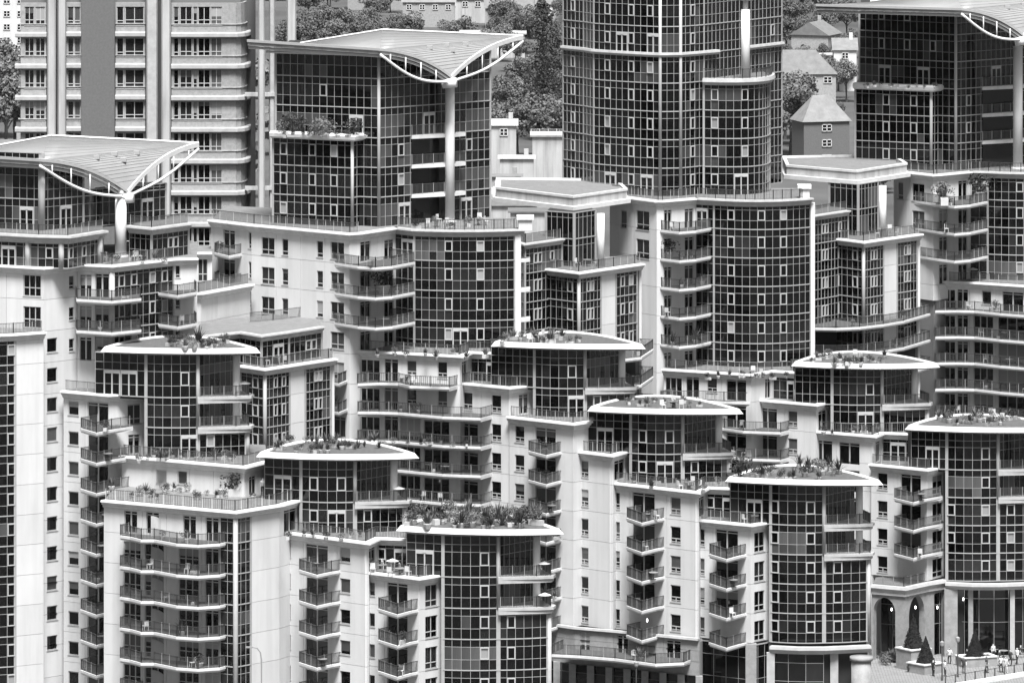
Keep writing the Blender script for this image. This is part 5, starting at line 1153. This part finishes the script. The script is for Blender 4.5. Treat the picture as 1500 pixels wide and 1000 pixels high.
for px, py, z, lab in SETS:
    put('garden_table', 'table', table_parts, px, py, z+.06, 'round '+lab, 'round terrace tables')
    for dx, dy in ((-14, 1), (13, 0), (3, -5)): put('metal_chair', 'chair', chair_parts, px+dx, py+dy, z+.06, 'chair drawn up to the round '+lab, 'chairs at the terrace tables')
for px, py, z, lab in ((358, 578, lv(0), 'white parasol on the upper prow balcony below palm roof'), (584, 732, lv(3), 'white parasol on the prow balcony below dry grasses'), (797, 842, lv(5), 'white parasol on the prow balcony below roof garden'), (798, 888, lv(6), 'white parasol on the lower prow balcony below roof garden'), (575, 838, lv(5), 'striped white parasol on the awning terrace'), (1425, 409, lv(0), 'flat white parasol on the terrace below dark drum')):
    put('parasol', 'parasol', parasol_parts, px, py, z+.05, lab, s_=.55)
for px, py, s_ in ((1478, 952, 1.2), (1494, 946, 1.25), (1462, 944, 1.1)): put('parasol', 'parasol', parasol_parts, px, py, GZ, 'white cafe parasol on the plaza', 'cafe parasols', s_=s_)
for i, (px, py, pz_, sh) in enumerate(((1412, 985, 'walk', 'darkcloth'), (1445, 985, 'walk', 'darkcloth'), (1391, 972, 'walk', 'cloth'), (1417, 968, 'sit', 'darkcloth'), (1455, 966, 'stand', 'cloth'), (1367, 990, 'stand', 'darkcloth'), (1480, 975, 'walk', 'darkcloth'), (1490, 972, 'walk', 'cloth'))):
    person(px, py, pz_, sh, 'darkcloth', 'passer-by in %s top on the open plaza paving' % ('white' if sh == 'cloth' else 'dark'), i*1.7, GZ, 'passers-by on the plaza')
for px, py in ((1456, 960), (1470, 962), (1484, 966), (1496, 958), (1462, 948)): put('cafe_table', 'table', table_parts, px, py, GZ, 'pale round cafe table on the plaza', 'cafe tables')
for px, py, s_ in ((1492, 940, 3.2), (1500, 950, 3.4), (1484, 930, 2.6), (1504, 930, 3.6)): plant(px, py, GZ, s_, 'dark hedge bush beside the cafe tables', 'hedge bushes by the cafe', 'bush', 1, False)
rowof(14, 1292, 1345, 962, 990, GZ, .9, 1.7, 'low bedding plant at the plaza corner', 'bedding plants at the plaza corner', pot=False)
# round bush and pots on tower balconies
plant(562, 430, ZB-2*UH+.02, 2.6, 'round dark topiary bush on a drum-side balcony', None, 'bush', 1); plant(980, 378, ZB-2*UH, 2., 'dark bush on second tall-tower balcony', None, 'bush', 1); plant(1383, 300, ZB-UH, 2.4, 'bush at the end of topmost far balcony', None, 'bush', 0); plant(1437, 294, ZB-UH, 3., 'tall bush against dark glass on topmost far balcony', None, 'bush', 1)
rowof(9, 535, 690, 648, 656, lv(3), .5, .8, 'small pot plant on a long shadowed balcony', 'pots on the shadowed balconies')
# ---- things standing about on the balconies
nb_ = {}
for B, path, zz, nn in BAL:
    if plen(path) < 2.2 or zz > 47: continue
    lab = B['label'].split(' with ')[0].split(',')[0].split(' behind')[0]; lab = ' '.join(lab.split()[:7])
    for j in range(1+(plen(path) > 7)+(plen(path) > 11)):
        if R.random() < .25: continue
        t = R.uniform(.15, .85); q = resample(path, 20)[int(t*20)]; q = (q[0]-nn[0]*R.uniform(.6, 1.2), q[1]-nn[1]*R.uniform(.6, 1.2)); px, py = 750+F*q[0]/q[1], HOR+F*(HC-zz-.03)/q[1]
        k = R.random()
        if k < .5: plant(px, py, zz+.03, R.uniform(.6, 1.3), 'potted plant on a balcony of '+lab, 'pots on balconies of '+lab, R.choice(['bush', 'spiky']))
        elif k < .8: put('metal_chair', 'chair', chair_parts, px, py, zz+.03, 'chair on a balcony of '+lab, 'chairs on balconies of '+lab)
        else: put('garden_table', 'table', table_parts, px, py, zz+.03, 'small round table on a balcony of '+lab, 'tables on balconies of '+lab)
# lit lamps
for px, py, z, lab in ((948, 908, 0, 'lit round lamp on a low balcony of stack'), (1306, 892, 0, 'lit lamp inside the wide arch'), (1341, 889, 0, 'lit lamp inside the narrow arch'), (1373, 889, 0, 'bright lamp behind the tall arcade window'), (1411, 877, 0, 'lit lamp inside the cafe front'), (536, 735, 0, 'lit wall lamp on a shadowed balcony')):
    Y = {948: 683, 1306: 724, 1341: 722, 1373: 723.5, 1411: 724.5, 536: 697.5}[px]
    x = (px-750)*Y/F; z = zat(py, Y); o = MB().tube([(x, Y, z-.16), (x, Y, z-.1), (x, Y, z+.1), (x, Y, z+.16)], [.03, .075, .075, .03], 8).build('wall_lamp', 'lampglow'); tag(o, lab, 'lamp')
flush_panes()
hb = MB(); hb.box(-320, 320, -20, 2200, -2.5, 124); hz_ = hb.build('haze', 'haze'); hz_['kind'] = 'stuff'
